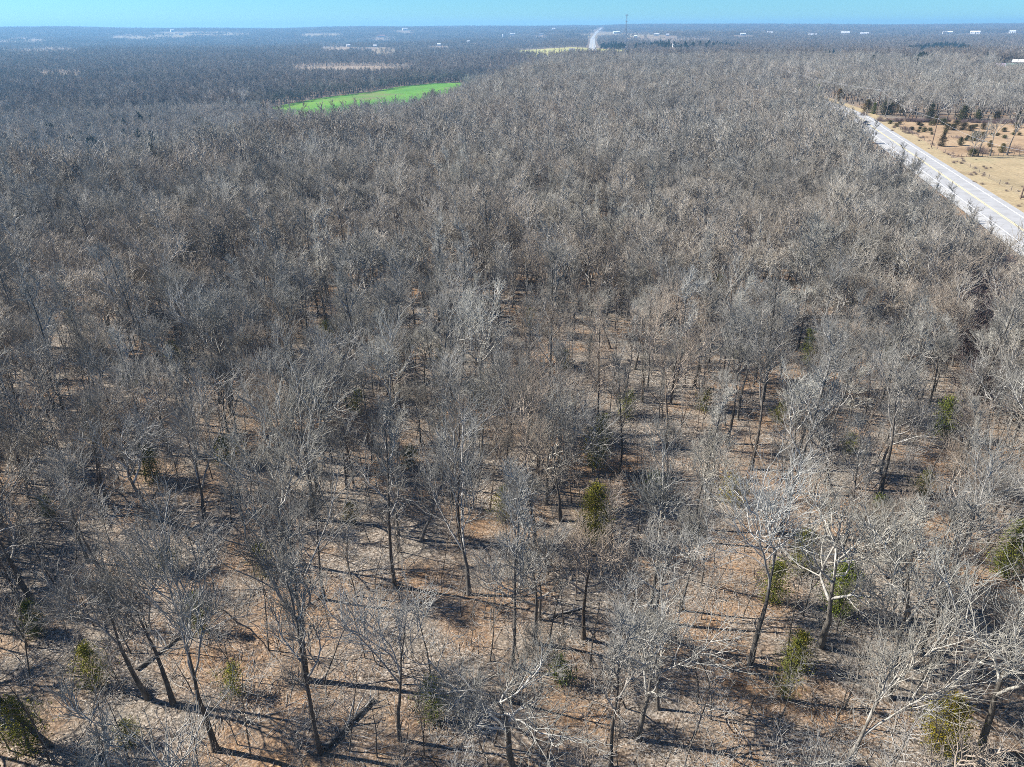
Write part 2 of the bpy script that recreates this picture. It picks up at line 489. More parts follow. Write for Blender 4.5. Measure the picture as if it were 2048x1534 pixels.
SITES = []
for b_ in BUILD:
    p_ = at(b_[0], b_[1], 10.0 if b_[1] < 100 else 6.0)
    SITES.append(p_)
for p_ in SITES:
    r_ = float(np.hypot(*p_))
    if r_ > 1100 and abs(p_[0] - 0.108 * p_[1]) > 150 and all(math.hypot(p_[0] - q_[0], p_[1] - q_[1]) > 260 for q_ in BUMPS):
        BUMPS.append((p_[0], p_[1], 9.0, 90 + r_ * 0.02))

ground = build_ground()

# green wheat field in the valley and the other fields
g_top = [on_plane(*p, VALLEY) for p in [(545, 214), (640, 196), (740, 184), (800, 173), (860, 167), (922, 165)]]
g_bot = [on_plane(*p, VALLEY) for p in [(556, 236), (650, 236), (740, 232), (830, 222), (900, 204), (942, 186)]]
field_sheet('wheat_field', g_top, g_bot, M['wheat'], 0.12, 18, 40, 'bright green wheat field in the valley')
b_top = [on_plane(*p, VALLEY) for p in [(586, 136), (640, 133.5), (700, 132), (760, 133), (826, 137)]]
b_bot = [on_plane(*p, VALLEY) for p in [(586, 158), (650, 160), (720, 160), (780, 158), (830, 152)]]
field_sheet('bare_field', b_top, b_bot, M['brown_field'], 0.3, 14, 24, 'bare brown field beyond the valley tree belt')
def far_field(name, x0, x1, v0, v1, mat, label, dz=11.0, j=1.0, lift=0.8):
    n = 7
    xs = np.linspace(x0, x1, n)
    tp = [0.75, 0.35, 0.1, 0.0, 0.12, 0.3, 0.7]
    top = [at(x, v0 + (v1 - v0) * tp[i] * 0.7 + j * math.sin(i * 1.7 + x0)) for i, x in enumerate(xs)]
    bot = [at(x, v1 - (v1 - v0) * tp[-1 - i] * 0.25 + 0.6 * j * math.sin(i * 2.3 + x1), dz) for i, x in enumerate(xs)]
    return field_sheet(name, top, bot, mat, lift, 10, 18, label)
far_field('hay_field', 1036, 1256, 95.5, 106, M['hay_field'], 'yellow green field crossed by the far road', 9, 1.0, 0.3)
FF = [(0, 92, 77, 84), (215, 330, 72, 78), (300, 500, 64, 70), (5, 160, 97, 102), (76, 165, 148, 153), (600, 682, 67, 72), (640, 700, 90, 100), (742, 792, 96, 107),
      (1150, 1330, 65, 70), (1278, 1420, 77, 81)]
for i, f_ in enumerate(FF):
    far_field('far_field', *f_, M['far_field'] if i % 3 else M['brown_field'], 'pale dry field among far woods')

# ------------------------------------------------------------------ road and verges
RI1 = int(np.searchsorted(ROAD_S, 1e9))
mb = MB(); strip(mb, -6.6, 5.3, 0.26, 0, 0, None, 4)
road = structure('road', mb, [M['road']], label='pale two lane road along the wood')
mb = MB(); strip(mb, -6.55, -4.1, 0.268)
link('shoulder', mb.mesh('shoulder', [M['shoulder']]), parent=road)
mb = MB(); strip(mb, -3.78, -3.55, 0.275)
link('edge_line', mb.mesh('edge_line', [M['white_line']]), parent=road)
mb = MB(); strip(mb, 3.55, 3.80, 0.275)
link('edge_line', mb.mesh('edge_line', [M['white_line']]), parent=road)
for o_ in (-0.30, 0.10):
    mb = MB(); strip(mb, o_, o_ + 0.2, 0.275)
    link('centre_line', mb.mesh('centre_line', [M['yellow_line']]), parent=road)
iF = int(np.argmax(ROAD[:, 1] > 1150))
mb = MB(); strip(mb, -9.0, 9.0, -0.05, 0, iF, None, 2)
link('gravel_shoulder', mb.mesh('gravel_shoulder', [M['shoulder']]), parent=road)
iN = int(np.argmax(ROAD[:, 1] > 620))
mb = MB(); strip(mb, 5.3, 10.6, 0.14, 0, 0, iN, 4)
structure('verge', mb, [M['verge']], label='dry grass verge between road and fence')
mb = MB(); strip(mb, -8.2, -6.5, 0.10, 0, 0, iN, 3)
structure('verge', mb, [M['litter']], label='narrow dry verge between road and wood')

# fields to the right of the road
def roadpt(y, off):
    i = int(np.argmin(np.abs(ROAD[:, 1] - y)))
    return ROAD[i] + ROAD_N[i] * off
c_top = [at(*p) for p in [(1735, 236), (1800, 239), (1860, 240), (1930, 242), (2000, 245), (2048, 247), (2130, 250)]]
c_bot = [roadpt(y, 10.3) for y in (335, 312, 290, 270, 250, 234)] + [at(1925, 314.5), at(1990, 311.5), at(2048, 309.5), at(2130, 306.5)]
field_sheet('cedar_field', c_top, c_bot, M['tan_field'], 0.10, 20, 40, 'tan field dotted with small cedars')
p_top = [roadpt(229, 10.3), at(1925, 315), at(1990, 312), at(2048, 310), at(2200, 305)]
p_bot = [roadpt(226, 10.3), roadpt(200, 10.3), roadpt(176, 10.3), roadpt(150, 10.3), roadpt(110, 10.3), roadpt(100, 60)]
field_sheet('pasture', p_top, p_bot, M['pasture'], 0.07, 20, 40, 'short grazed pasture behind the roadside fence')

GROVES = [(1815, 1952, 88, 108, 560), (1803, 1866, 112, 123, 200), (1636, 1708, 105, 114, 120), (1265, 1500, 86, 95, 420), (1200, 1255, 87, 93, 100)]
GPOLY = []
for x0_, x1_, v0_, v1_, n_ in GROVES:
    xm_ = (x0_ + x1_) / 2; vm_ = (v0_ + v1_) / 2
    pl_ = np.array([at(xm_ + (x1_ - x0_) * 0.5 * math.cos(a_), vm_ + (v1_ - v0_) * 0.5 * math.sin(a_) * (1 + 0.25 * math.sin(3 * a_ + x0_)), 7.0) for a_ in np.linspace(0, 6.283, 15)[:-1]])
    GPOLY.append(pl_); CLEAR.append(pl_)
CLEAR.append(np.array([on_plane(*q, VALLEY) for q in [(528, 214), (560, 216), (700, 236), (700, 250), (600, 250), (520, 236)]]))

def blocked(x, y, margin=0.0):
    """True where no wild tree may stand"""
    x = np.asarray(x, float); y = np.asarray(y, float)
    bad = np.zeros(x.shape, bool)
    hsh = np.mod(np.sin(x * 12.9898 + y * 78.233) * 43758.5453, 1.0) > 0.10
    for P in CLEAR + CLEAR_FAR:
        lo = P.min(0); hi = P.max(0)
        k = (x > lo[0] - 5) & (x < hi[0] + 5) & (y > lo[1] - 5) & (y < hi[1] + 5)
        if k.any():
            bad[k] |= inside(P, x[k], y[k]) & (hsh[k] if any(P is q for q in CLEAR_FAR) else True)
    ro = np.full(x.shape, 99.0)
    k = (np.abs(x - np.interp(y, ROAD[:, 1], ROAD[:, 0])) < 40)
    if k.any():
        ro[k] = road_off(x[k], y[k])
    far_ = k & (y > 900)
    ro[far_] = (x - np.interp(y, ROAD[:, 1], ROAD[:, 0]))[far_]
    wide = np.where(y < 330, 15.5, np.where(y > 1150, 17, 12))
    bad |= (ro > -(np.interp(y, [0, 150, 210, 240, 330, 360], [14.0, 20.0, 21.0, 17.0, 16.0, 10.5]) - np.where(y > 1150, -6.0, 0.0) + margin)) & (ro < wide + margin)
    for p in SITES:
        d = np.hypot(*p)
        u = p / d; s = x * u[0] + y * u[1] - d; c = x * u[1] - y * u[0]
        L = 60 + d * 0.09
        bad |= (np.abs(c) < 14 + d * 0.006) & (s > -L) & (s < 18)
    return bad

# ------------------------------------------------------------------ bare tree generator
def nrm(v):
    return v / (np.linalg.norm(v, axis=-1, keepdims=True) + 1e-9)
def grow(rng, start, d, length, r0, r1, n, gnarl, up):
    B = len(start)
    pts = np.zeros((B, n, 3)); pts[:, 0] = start
    d = nrm(d)
    for i in range(1, n):
        d = nrm(d + gnarl * rng.normal(size=(B, 3)) + np.array([0, 0, 1.0]) * up)
        pts[:, i] = pts[:, i - 1] + d * (length / (n - 1))[:, None]
    t = np.linspace(0, 1, n)[None]
    rad = r0[:, None] * (1 - t) + r1[:, None] * t
    return pts, rad
def kids(rng, P, Rd, L, c, f0, f1, a0, a1, lf, rf, keep_end=True):
    """c children on each parent line: start, direction, length, radius"""
    B, n, _ = P.shape
    u = (np.arange(c)[None] + rng.uniform(0.1, 0.9, (B, c))) / c
    t = f0 + (f1 - f0) * u
    x = t * (n - 1); i = np.clip(x.astype(int), 0, n - 2); f = (x - i)[..., None]
    b = np.arange(B)[:, None]
    start = P[b, i] * (1 - f) + P[b, i + 1] * f
    tan = nrm(P[b, i + 1] - P[b, i])
    rp = Rd[b, i] * (1 - f[..., 0]) + Rd[b, i + 1] * f[..., 0]
    ref = np.where(np.abs(tan[..., 2:3]) > 0.9, np.array([1.0, 0, 0]), np.array([0, 0, 1.0]))
    U = nrm(np.cross(tan, ref)); V = np.cross(tan, U)
    az = (np.arange(c)[None] * 2.399 + rng.uniform(0, 6.28, (B, 1)) + rng.normal(0, 0.5, (B, c)))[..., None]
    an = rng.uniform(a0, a1, (B, c))[..., None]
    d = np.cos(an) * tan + np.sin(an) * (np.cos(az) * U + np.sin(az) * V)
    ln = L[:, None] * lf * rng.uniform(0.65, 1.2, (B, c)) * (1.15 - 0.55 * u)
    return start.reshape(-1, 3), d.reshape(-1, 3), ln.ravel(), np.minimum(rp * rf, rp * 0.95).ravel()

SHAPES = {
 # name: height, fork height, dbh radius, lean, trunk gnarl, limbs, limb angle, limb length, leader?
 'wide-crowned': dict(h=14.0, fk=5.2, r=0.225, lean=0.05, g=0.04, nl=8, a=(0.7, 1.15), ll=6.2, lead=0.40),
 'high-forked':  dict(h=15.5, fk=7.8, r=0.20, lean=0.05, g=0.035, nl=5, a=(0.35, 0.75), ll=6.5, lead=0.30),
 'slender':      dict(h=15.0, fk=7.0, r=0.145, lean=0.04, g=0.03, nl=10, a=(0.6, 1.0), ll=2.9, lead=1.0),
 'leaning':      dict(h=13.5, fk=6.2, r=0.18, lean=0.26, g=0.05, nl=7, a=(0.45, 0.95), ll=5.0, lead=0.45),
 'gnarled':      dict(h=12.5, fk=4.6, r=0.235, lean=0.10, g=0.09, nl=8, a=(0.65, 1.2), ll=5.6, lead=0.35),
 'low-forked':   dict(h=14.0, fk=2.6, r=0.21, lean=0.06, g=0.05, nl=4, a=(0.28, 0.6), ll=10.0, lead=0.25),
}
SHAPE_NAMES = list(SHAPES)

def tree_lines(rng, sh, dens=1.0, thick=1.0):
    """lines of one bare tree by level: trunk, limbs, branches, branchlets, twigs"""
    s = SHAPES[sh]
    k = rng.uniform(0.92, 1.08)
    fk = s['fk'] * k; lead = s['lead']; h = s['h'] * k
    tl = fk + (h - fk) * lead
    ang = rng.uniform(0, 6.28)
    d0 = np.array([[math.cos(ang) * s['lean'], math.sin(ang) * s['lean'], 1.0]])
    P0, R0 = grow(rng, np.array([[0, 0, -0.4]]), d0, np.array([tl + 0.4]), np.array([s['r'] * 1.0]), np.array([s['r'] * (0.28 if lead > 0.8 else 0.16)]), 12, s['g'], 0.02)
    R0[0, 0] *= 1.45; R0[0, 1] *= 1.08
    if lead > 0.8:
        R0[0, -1] = 0.015
    f0 = max(0.35, fk / tl * 0.82)
    g1 = 0.17 if sh != 'gnarled' else 0.27
    st, d, ln, rr = kids(rng, P0, R0, np.array([s['ll'] / 0.9]), s['nl'], f0, 1.0, *s['a'], 0.9, 0.8)
    ln = np.maximum(ln, 1.5)
    ln *= (np.where(rng.uniform(size=len(ln)) < 0.2, 0.6, 1.0))
    P1, R1 = grow(rng, st, d, ln, rr, np.maximum(rr * 0.22, 0.022), 8, g1, 0.15)
    c2 = max(3, int(round((9 if s['ll'] < 8 else 13) * (1.0 if lead < 0.8 else 0.7) * min(1, dens + 0.2))))
    st, d, l2, rr = kids(rng, P1, R1, ln, c2, 0.22, 1.0, 0.35, 0.9, 0.5, 0.66)
    l2 = np.clip(l2, 0.9, 4.2)
    P2, R2 = grow(rng, st, d, l2, np.maximum(rr, 0.036), np.full(len(rr), 0.016), 6, 0.19, 0.12)
    # leader top of slender trees also carries branches
    st, d, l3, rr = kids(rng, P2, R2, l2, max(2, int(round(5 * dens))), 0.25, 1.0, 0.35, 0.85, 0.72, 0.65)
    l3 = np.clip(l3, 0.7, 2.8)
    P3, R3 = grow(rng, st, d, l3, np.clip(rr, 0.013, 0.03), np.full(len(rr), 0.009), 4, 0.17, 0.12)
    st, d, l4, rr = kids(rng, P3, R3, l3, max(2, int(round(3.4 * dens))), 0.2, 1.0, 0.35, 0.8, 0.8, 0.7)
    l4 = np.clip(l4, 0.35, 1.4)
    P4, R4 = grow(rng, st, d, l4, np.full(len(rr), 0.0105), np.full(len(rr), 0.0065), 3, 0.16, 0.14)
    return P0, R0, P1, R1, P2, R2, P3, R3, P4, R4

PROTO = bpy.data.collections.new('prototypes')          # never linked to the scene: only a store
def make_proto(rng, sh, wb=None, keep_full=False):
    L = tree_lines(rng, sh)
    P0, R0, P1, R1, P2, R2, P3, R3, P4, R4 = L
    mats = [M['trunk'], M['limb'], M['twig']] if not wb else [M['white_bark']] * 3
    trunk = MB().tube(P0, R0, 9).mesh('trunk', [mats[0]])
    limbs = []
    for i in range(len(P1)):
        limbs.append(MB().tube(P1[i:i + 1], R1[i:i + 1], 6).mesh('limb', [mats[1]]))
    wood = MB().tube(P0, R0, 8).tube(P1, R1, 5, 1).mesh('trunk', [mats[0], mats[1]])
    crown = MB().tube(P2, R2, 4, 0).tube(P3, R3 * 1.3, 3, 1).tube(P4, R4 * 1.1, 3, 1).mesh('crown', [mats[1], mats[2]])
    full = None
    if keep_full:
        full = MB().tube(P0[:, ::2], R0[:, ::2], 6, 0).tube(P1, R1, 4, 1).tube(P2, R2 * 1.35, 3, 1).tube(P3[:, [0, 2, 3]], R3[:, [0, 2, 3]] * 1.9, 3, 2).tube(P4[::4, [0, 2]], R4[::4, [0, 2]] * 2.0, 3, 2).mesh('near_tree', [M['trunk'], M['limb'], M['far_twig']])
    top = max(P4[..., 2].max(), P1[..., 2].max())
    return dict(trunk=trunk, limbs=limbs, wood=wood, crown=crown, shape=sh, top=top, full=full)
def lod_mesh(rng, sh, dens, thick, mats, name, k0=5):
    P0, R0, P1, R1, P2, R2, P3, R3, P4, R4 = tree_lines(rng, sh, dens)
    mb = MB().tube(P0[:, ::2], R0[:, ::2] * min(thick, 1.5), k0, 0).tube(P1[:, ::2], R1[:, ::2] * min(thick, 1.9), 4 if k0 > 4 else 3, 1)
    mb.tube(P2[:, ::2], np.maximum(R2[:, ::2] * thick * 0.9, 0.012 * thick), 3, 1)
    mb.tube(P3[:, [0, -1]], R3[:, [0, -1]] * thick * 1.25, 3, 2)
    return mb.mesh(name, mats)

rngp = np.random.default_rng(5)
PROTOS = {sh: [make_proto(rngp, sh, None, q_ < 2) for q_ in range(3 if sh in ('slender', 'high-forked', 'wide-crowned') else 2)] for sh in SHAPE_NAMES}
NEAR_COL = bpy.data.collections.new('near_store')
MID_COL = bpy.data.collections.new('mid_store')
VAL_COL = bpy.data.collections.new('valley_store')
PATCH_COL = bpy.data.collections.new('patch_store')
for sh in SHAPE_NAMES:
    for pr in PROTOS[sh][:2 if sh in ('slender', 'high-forked') else 1]:
        link('near_tree', pr['full'], col=NEAR_COL)
for i, sh in enumerate(SHAPE_NAMES + ['high-forked', 'wide-crowned']):
    link('mid_tree', lod_mesh(rngp, sh, 0.6, 2.6, [M['trunk'], M['limb'], M['far_twig']], 'mid_tree'), col=MID_COL)
for i, sh in enumerate(SHAPE_NAMES):
    link('valley_tree', lod_mesh(rngp, sh, 0.55, 3.6, [M['trunk'], M['valley_twig'], M['valley_twig']], 'valley_tree', 4), col=VAL_COL)
# far patches: a piece of wood 60 m across, each tree a few thick sprays
def patch_mesh(rng, n=22, size=62.0):
    mb = MB()
    for _ in range(n):
        sh = SHAPE_NAMES[rng.integers(0, 6)]
        P0, R0, P1, R1, P2, R2, P3, R3, P4, R4 = tree_lines(rng, sh, 0.34)
        off = np.array([rng.uniform(-.5, .5) * size, rng.uniform(-.5, .5) * size, 0.0])
        s = rng.uniform(0.75, 1.15)
        mb.tube(P0[:, [0, -1]] * s + off, R0[:, [0, -1]] * 1.2, 3, 0)
        mb.tube(P1[:, [0, 4, 7]] * s + off, R1[:, [0, 4, 7]] * 2.2, 3, 0)
        mb.tube(P2[:, [0, -1]] * s + off, R2[:, [0, -1]] * 6, 3, 1)
        mb.tube(P3[:, [0, -1]] * s + off, R3[:, [0, -1]] * 7, 3, 1)
    return mb.mesh('wood_patch', [M['valley_twig'], M['valley_twig']])
for i in range(5):
    link('wood_patch', patch_mesh(rngp), col=PATCH_COL)

# saplings and brush
def sapling_mesh(rng, kind):
    h = rng.uniform(4.5, 8.0)
    n = 9
    lean = {'straight': 0.03, 'leaning': 0.3, 'crooked': 0.12, 'forked': 0.08, 'twiggy': 0.1}[kind]
    g = {'crooked': 0.16}.get(kind, 0.05)
    a = rng.uniform(0, 6.28)
    d0 = np.array([[math.cos(a) * lean, math.sin(a) * lean, 1.0]])
    P0, R0 = grow(rng, np.array([[0, 0, -0.2]]), d0, np.array([h]), np.array([0.055]), np.array([0.012]), n, g, 0.03)
    mb = MB().tube(P0, R0, 5, 0)
    if kind == 'forked':
        P, Rr = grow(rng, P0[:, 3], d0 + rng.normal(0, 0.5, (1, 3)), np.array([h * 0.55]), np.array([0.04]), np.array([0.01]), 7, 0.07, 0.08)
        mb.tube(P, Rr, 4, 0)
        P0 = np.concatenate([P0[:, 2:], P]); R0 = np.concatenate([R0[:, 2:], Rr])
    c = 12 if kind == 'straight' else 17
    st, d, ln, rr = kids(rng, P0, R0, np.full(len(P0), h * 0.30), c, 0.35, 1.0, 0.5, 1.1, 0.75, 0.6)
    P1, R1 = grow(rng, st, d, np.clip(ln, 0.5, 2.2), np.clip(rr, 0.010, 0.02), np.full(len(rr), 0.007), 5, 0.15, 0.1)
    st, d, ln, rr = kids(rng, P1, R1, np.clip(ln, 0.5, 2.2), 6, 0.2, 1.0, 0.4, 0.9, 0.55, 0.7)
    P2, R2 = grow(rng, st, d, np.clip(ln, 0.3, 1.0), np.full(len(rr), 0.009), np.full(len(rr), 0.006), 3, 0.2, 0.1)
    mb.tube(P1, R1, 3, 1).tube(P2, R2, 3, 1)
    return mb.mesh('sapling', [M['trunk'], M['limb']])
SAP_KINDS = ['straight', 'leaning', 'crooked', 'forked', 'twiggy']
SAPS = {kd: [sapling_mesh(rngp, kd) for _ in range(2)] for kd in SAP_KINDS}
def brush_mesh(rng):
    n = int(rng.integers(5, 10))
    st = np.column_stack([rng.normal(0, 0.25, (n, 2)), np.full(n, -0.05)])
    d = np.column_stack([rng.normal(0, 0.45, (n, 2)), np.ones(n)])
    L = rng.uniform(0.9, 2.4, n)
    P, Rr = grow(rng, st, d, L, np.full(n, 0.014), np.full(n, 0.006), 5, 0.12, 0.03)
    mb = MB().tube(P, Rr, 3, 0)
    s2, d2, l2, r2 = kids(rng, P, Rr, L, 6, 0.25, 1.0, 0.4, 1.0, 0.4, 0.8)
    P2, R2 = grow(rng, s2, d2, np.clip(l2, 0.2, 0.9), np.full(len(r2), 0.009), np.full(len(r2), 0.006), 3, 0.2, 0.05)
    mb.tube(P2, R2, 3, 0)
    return mb.mesh('brush', [M['limb']])
BRUSH_COL = bpy.data.collections.new('brush_store')
for i in range(5):
    link('brush', brush_mesh(rngp), col=BRUSH_COL)
SAP_COL = bpy.data.collections.new('sapling_store')
for kd in SAP_KINDS:
    link('sapling', SAPS[kd][0], col=SAP_COL)

# cedars: trunk, drooping boughs, thousands of small sprays
def cedar_meshes(rng, h, w, n_b, per, gap=0.15, leaf=0.15, prof=0.75, lo=0.08, mat='cedar', rag=0.25):
    P0, R0 = grow(rng, np.array([[0, 0, -0.2]]), np.array([[0, 0, 1.0]]), np.array([h * 0.97]), np.array([0.035 + 0.018 * h]), np.array([0.012]), 7, 0.04, 0.05)
    t = np.sort(rng.uniform(lo, 0.98, n_b))
    x = t * 6; i = np.clip(x.astype(int), 0, 5); f = (x - i)[:, None]
    st = P0[0, i] * (1 - f) + P0[0, i + 1] * f
    az = np.arange(n_b) * 2.399 + rng.normal(0, 0.4, n_b)
    d = np.column_stack([np.cos(az), np.sin(az), rng.uniform(0.15, 0.8, n_b)])
    pf = np.minimum((1 - t) ** prof * 1.25 + 0.1, 0.35 + 2.4 * (t - lo + 0.1))
    ln = w * 0.5 * pf * rng.uniform(1 - rag * 1.6, 1 + rag, n_b)
    P1, R1 = grow(rng, st, d, np.maximum(ln, 0.15), np.full(n_b, 0.02), np.full(n_b, 0.006), 4, 0.16, 0.10)
    trunk = MB().tube(P0, R0, 6, 0).tube(P1, R1, 3, 0).mesh('trunk', [M['trunk']])
    keep = rng.uniform(size=n_b) > gap
    P1 = P1[keep]; ln = ln[keep]
    B = len(P1)
    u = rng.uniform(0.15, 1.05, (B, per)) ** 0.8
    x = np.clip(u, 0, 0.999) * 3; i = x.astype(int); f = (x - i)[..., None]
    b = np.arange(B)[:, None]
    c = P1[b, i] * (1 - f) + P1[b, i + 1] * f
    tan = nrm(P1[b, i + 1] - P1[b, i])
    spread = (0.10 + 0.16 * np.minimum(ln, 1.5))[:, None, None]
    c = c + rng.normal(size=c.shape) * spread * np.array([1, 1, 0.8])
    dd = nrm(tan * 0.7 + rng.normal(size=tan.shape) * 0.75 + np.array([0, 0, 0.35]))
    sd = nrm(np.cross(dd, rng.normal(size=dd.shape)))
    Ls = leaf * rng.uniform(0.6, 1.3, (B, per, 1)); W = Ls * 0.30
    v = np.stack([c - dd * Ls * 0.5, c + sd * W * 0.5, c + dd * Ls * 0.5, c - sd * W * 0.5], 2).reshape(-1, 3)
    q = np.arange(len(v)).reshape(-1, 4)
    crown = MB().add(v, q).mesh('crown', [M[mat]], False)
    return trunk, crown
rngc = np.random.default_rng(21)
CED_WOOD = [cedar_meshes(rngc, h, w_, nb, per, gp) for h, w_, nb, per, gp in
            [(5.2, 3.0, 110, 80, 0.08), (5.8, 2.5, 100, 70, 0.25), (3.8, 2.6, 70, 70, 0.3), (3.0, 2.4, 56, 66, 0.35), (6.8, 2.2, 90, 70, 0.35)]]
CED_FIELD = [cedar_meshes(rngc, h, w_, nb, per, gp, 0.26, pr_, 0.05, 'field_cedar') for h, w_, nb, per, gp, pr_ in
             [(3.6, 2.6, 70, 34, 0.05, 0.8), (2.6, 2.9, 70, 34, 0.02, 0.5), (1.9, 2.0, 50, 30, 0.02, 0.5), (1.3, 1.6, 40, 26, 0.05, 0.45), (4.6, 2.6, 80, 34, 0.05, 0.9)]]
CEDFAR_COL = bpy.data.collections.new('cedar_store')
for h, w_ in ((7, 4.5), (6, 4.5), (8.5, 4.5)):
    a_, b_ = cedar_meshes(rngc, h, w_, 60, 14, 0.05, 0.75, 0.7, 0.03, 'far_cedar')
    link('far_cedar', b_, col=CEDFAR_COL)

# ------------------------------------------------------------------ scatter by geometry nodes (only for what nobody can count)
def scatter(name, pts, rot, scl, store, label, seed=0):
    me = bpy.data.meshes.new(name)
    me.vertices.add(len(pts)); me.vertices.foreach_set('co', np.asarray(pts, np.float32).ravel())
    a = me.attributes.new('rot', 'FLOAT_VECTOR', 'POINT'); a.data.foreach_set('vector', np.asarray(rot, np.float32).ravel())
    a = me.attributes.new('scl', 'FLOAT_VECTOR', 'POINT'); a.data.foreach_set('vector', np.asarray(scl, np.float32).ravel())
    me.update()
    o = link(name, me, kind='stuff', label=label)
    g = bpy.data.node_groups.new(name, 'GeometryNodeTree')
    g.interface.new_socket('Geometry', in_out='INPUT', socket_type='NodeSocketGeometry')
    g.interface.new_socket('Geometry', in_out='OUTPUT', socket_type='NodeSocketGeometry')
    gi = g.nodes.new('NodeGroupInput'); go = g.nodes.new('NodeGroupOutput')
    ip = g.nodes.new('GeometryNodeInstanceOnPoints')
    ci = g.nodes.new('GeometryNodeCollectionInfo')
    ci.inputs['Collection'].default_value = store
    ci.inputs['Separate Children'].default_value = True
    ci.inputs['Reset Children'].default_value = True
    ra = g.nodes.new('GeometryNodeInputNamedAttribute'); ra.data_type = 'FLOAT_VECTOR'; ra.inputs[0].default_value = 'rot'
    sa = g.nodes.new('GeometryNodeInputNamedAttribute'); sa.data_type = 'FLOAT_VECTOR'; sa.inputs[0].default_value = 'scl'
    rv = g.nodes.new('FunctionNodeRandomValue'); rv.data_type = 'INT'
    rv.inputs[4].default_value = 0; rv.inputs[5].default_value = len(store.objects) - 1
    rv.inputs['Seed'].default_value = seed
    lk = g.links.new
    lk(gi.outputs[0], ip.inputs['Points']); lk(ci.outputs[0], ip.inputs['Instance'])
    ip.inputs['Pick Instance'].default_value = True
    lk(rv.outputs[2], ip.inputs['Instance Index'])
    lk(ra.outputs[0], ip.inputs['Rotation']); lk(sa.outputs[0], ip.inputs['Scale'])
    lk(ip.outputs[0], go.inputs[0])
    md = o.modifiers.new('scatter', 'NODES'); md.node_group = g
    return o
def rs(rng, n, s0, s1, tilt=0.04):
    rot = np.column_stack([rng.normal(0, tilt, n), rng.normal(0, tilt, n), rng.uniform(0, 6.283, n)])
    s = rng.uniform(s0, s1, n)
    return rot, np.column_stack([s * rng.uniform(0.9, 1.1, n), s * rng.uniform(0.9, 1.1, n), s])
def jitter_grid(rng, x0, x1, y0, y1, sp, jit=0.48):
    gx, gy = np.meshgrid(np.arange(x0, x1, sp), np.arange(y0, y1, sp))
    return gx.ravel() + rng.uniform(-jit, jit, gx.size) * sp, gy.ravel() + rng.uniform(-jit, jit, gy.size) * sp

# ------------------------------------------------------------------ trees near enough to count
def place_words(px, py):
    """plain words for where a foot stands in the photograph"""
    u = px / 2048.0; v = py / 1534.0
    cols = [(0.035, 'at the left edge'), (0.15, 'a tenth across'), (0.25, 'a fifth across'), (0.35, 'three tenths across'), (0.45, 'two fifths across'),
            (0.55, 'midway across'), (0.65, 'three fifths across'), (0.75, 'seven tenths across'), (0.85, 'four fifths across'), (0.965, 'nine tenths across'), (9, 'at the right edge')]
    rows = [(0.27, 'a quarter down'), (0.315, 'three tenths down'), (0.37, 'a third down'), (0.45, 'two fifths down'), (0.55, 'halfway down'), (0.65, 'three fifths down'), (0.75, 'seven tenths down'), (0.85, 'four fifths down'), (0.93, 'nine tenths down'), (1.0, 'just above the bottom edge'), (99, 'foot below the bottom edge')]
    a = next(t for l, t in cols if u < l); b = next(t for l, t in rows if v < l)
    return a, b
TONES = [('pale grey', (1.12, 1.11, 1.07, 1)), ('mid grey', (0.95, 0.95, 0.95, 1)), ('dark', (0.74, 0.72, 0.70, 1)), ('brownish', (0.95, 0.82, 0.72, 1))]
USED = set()

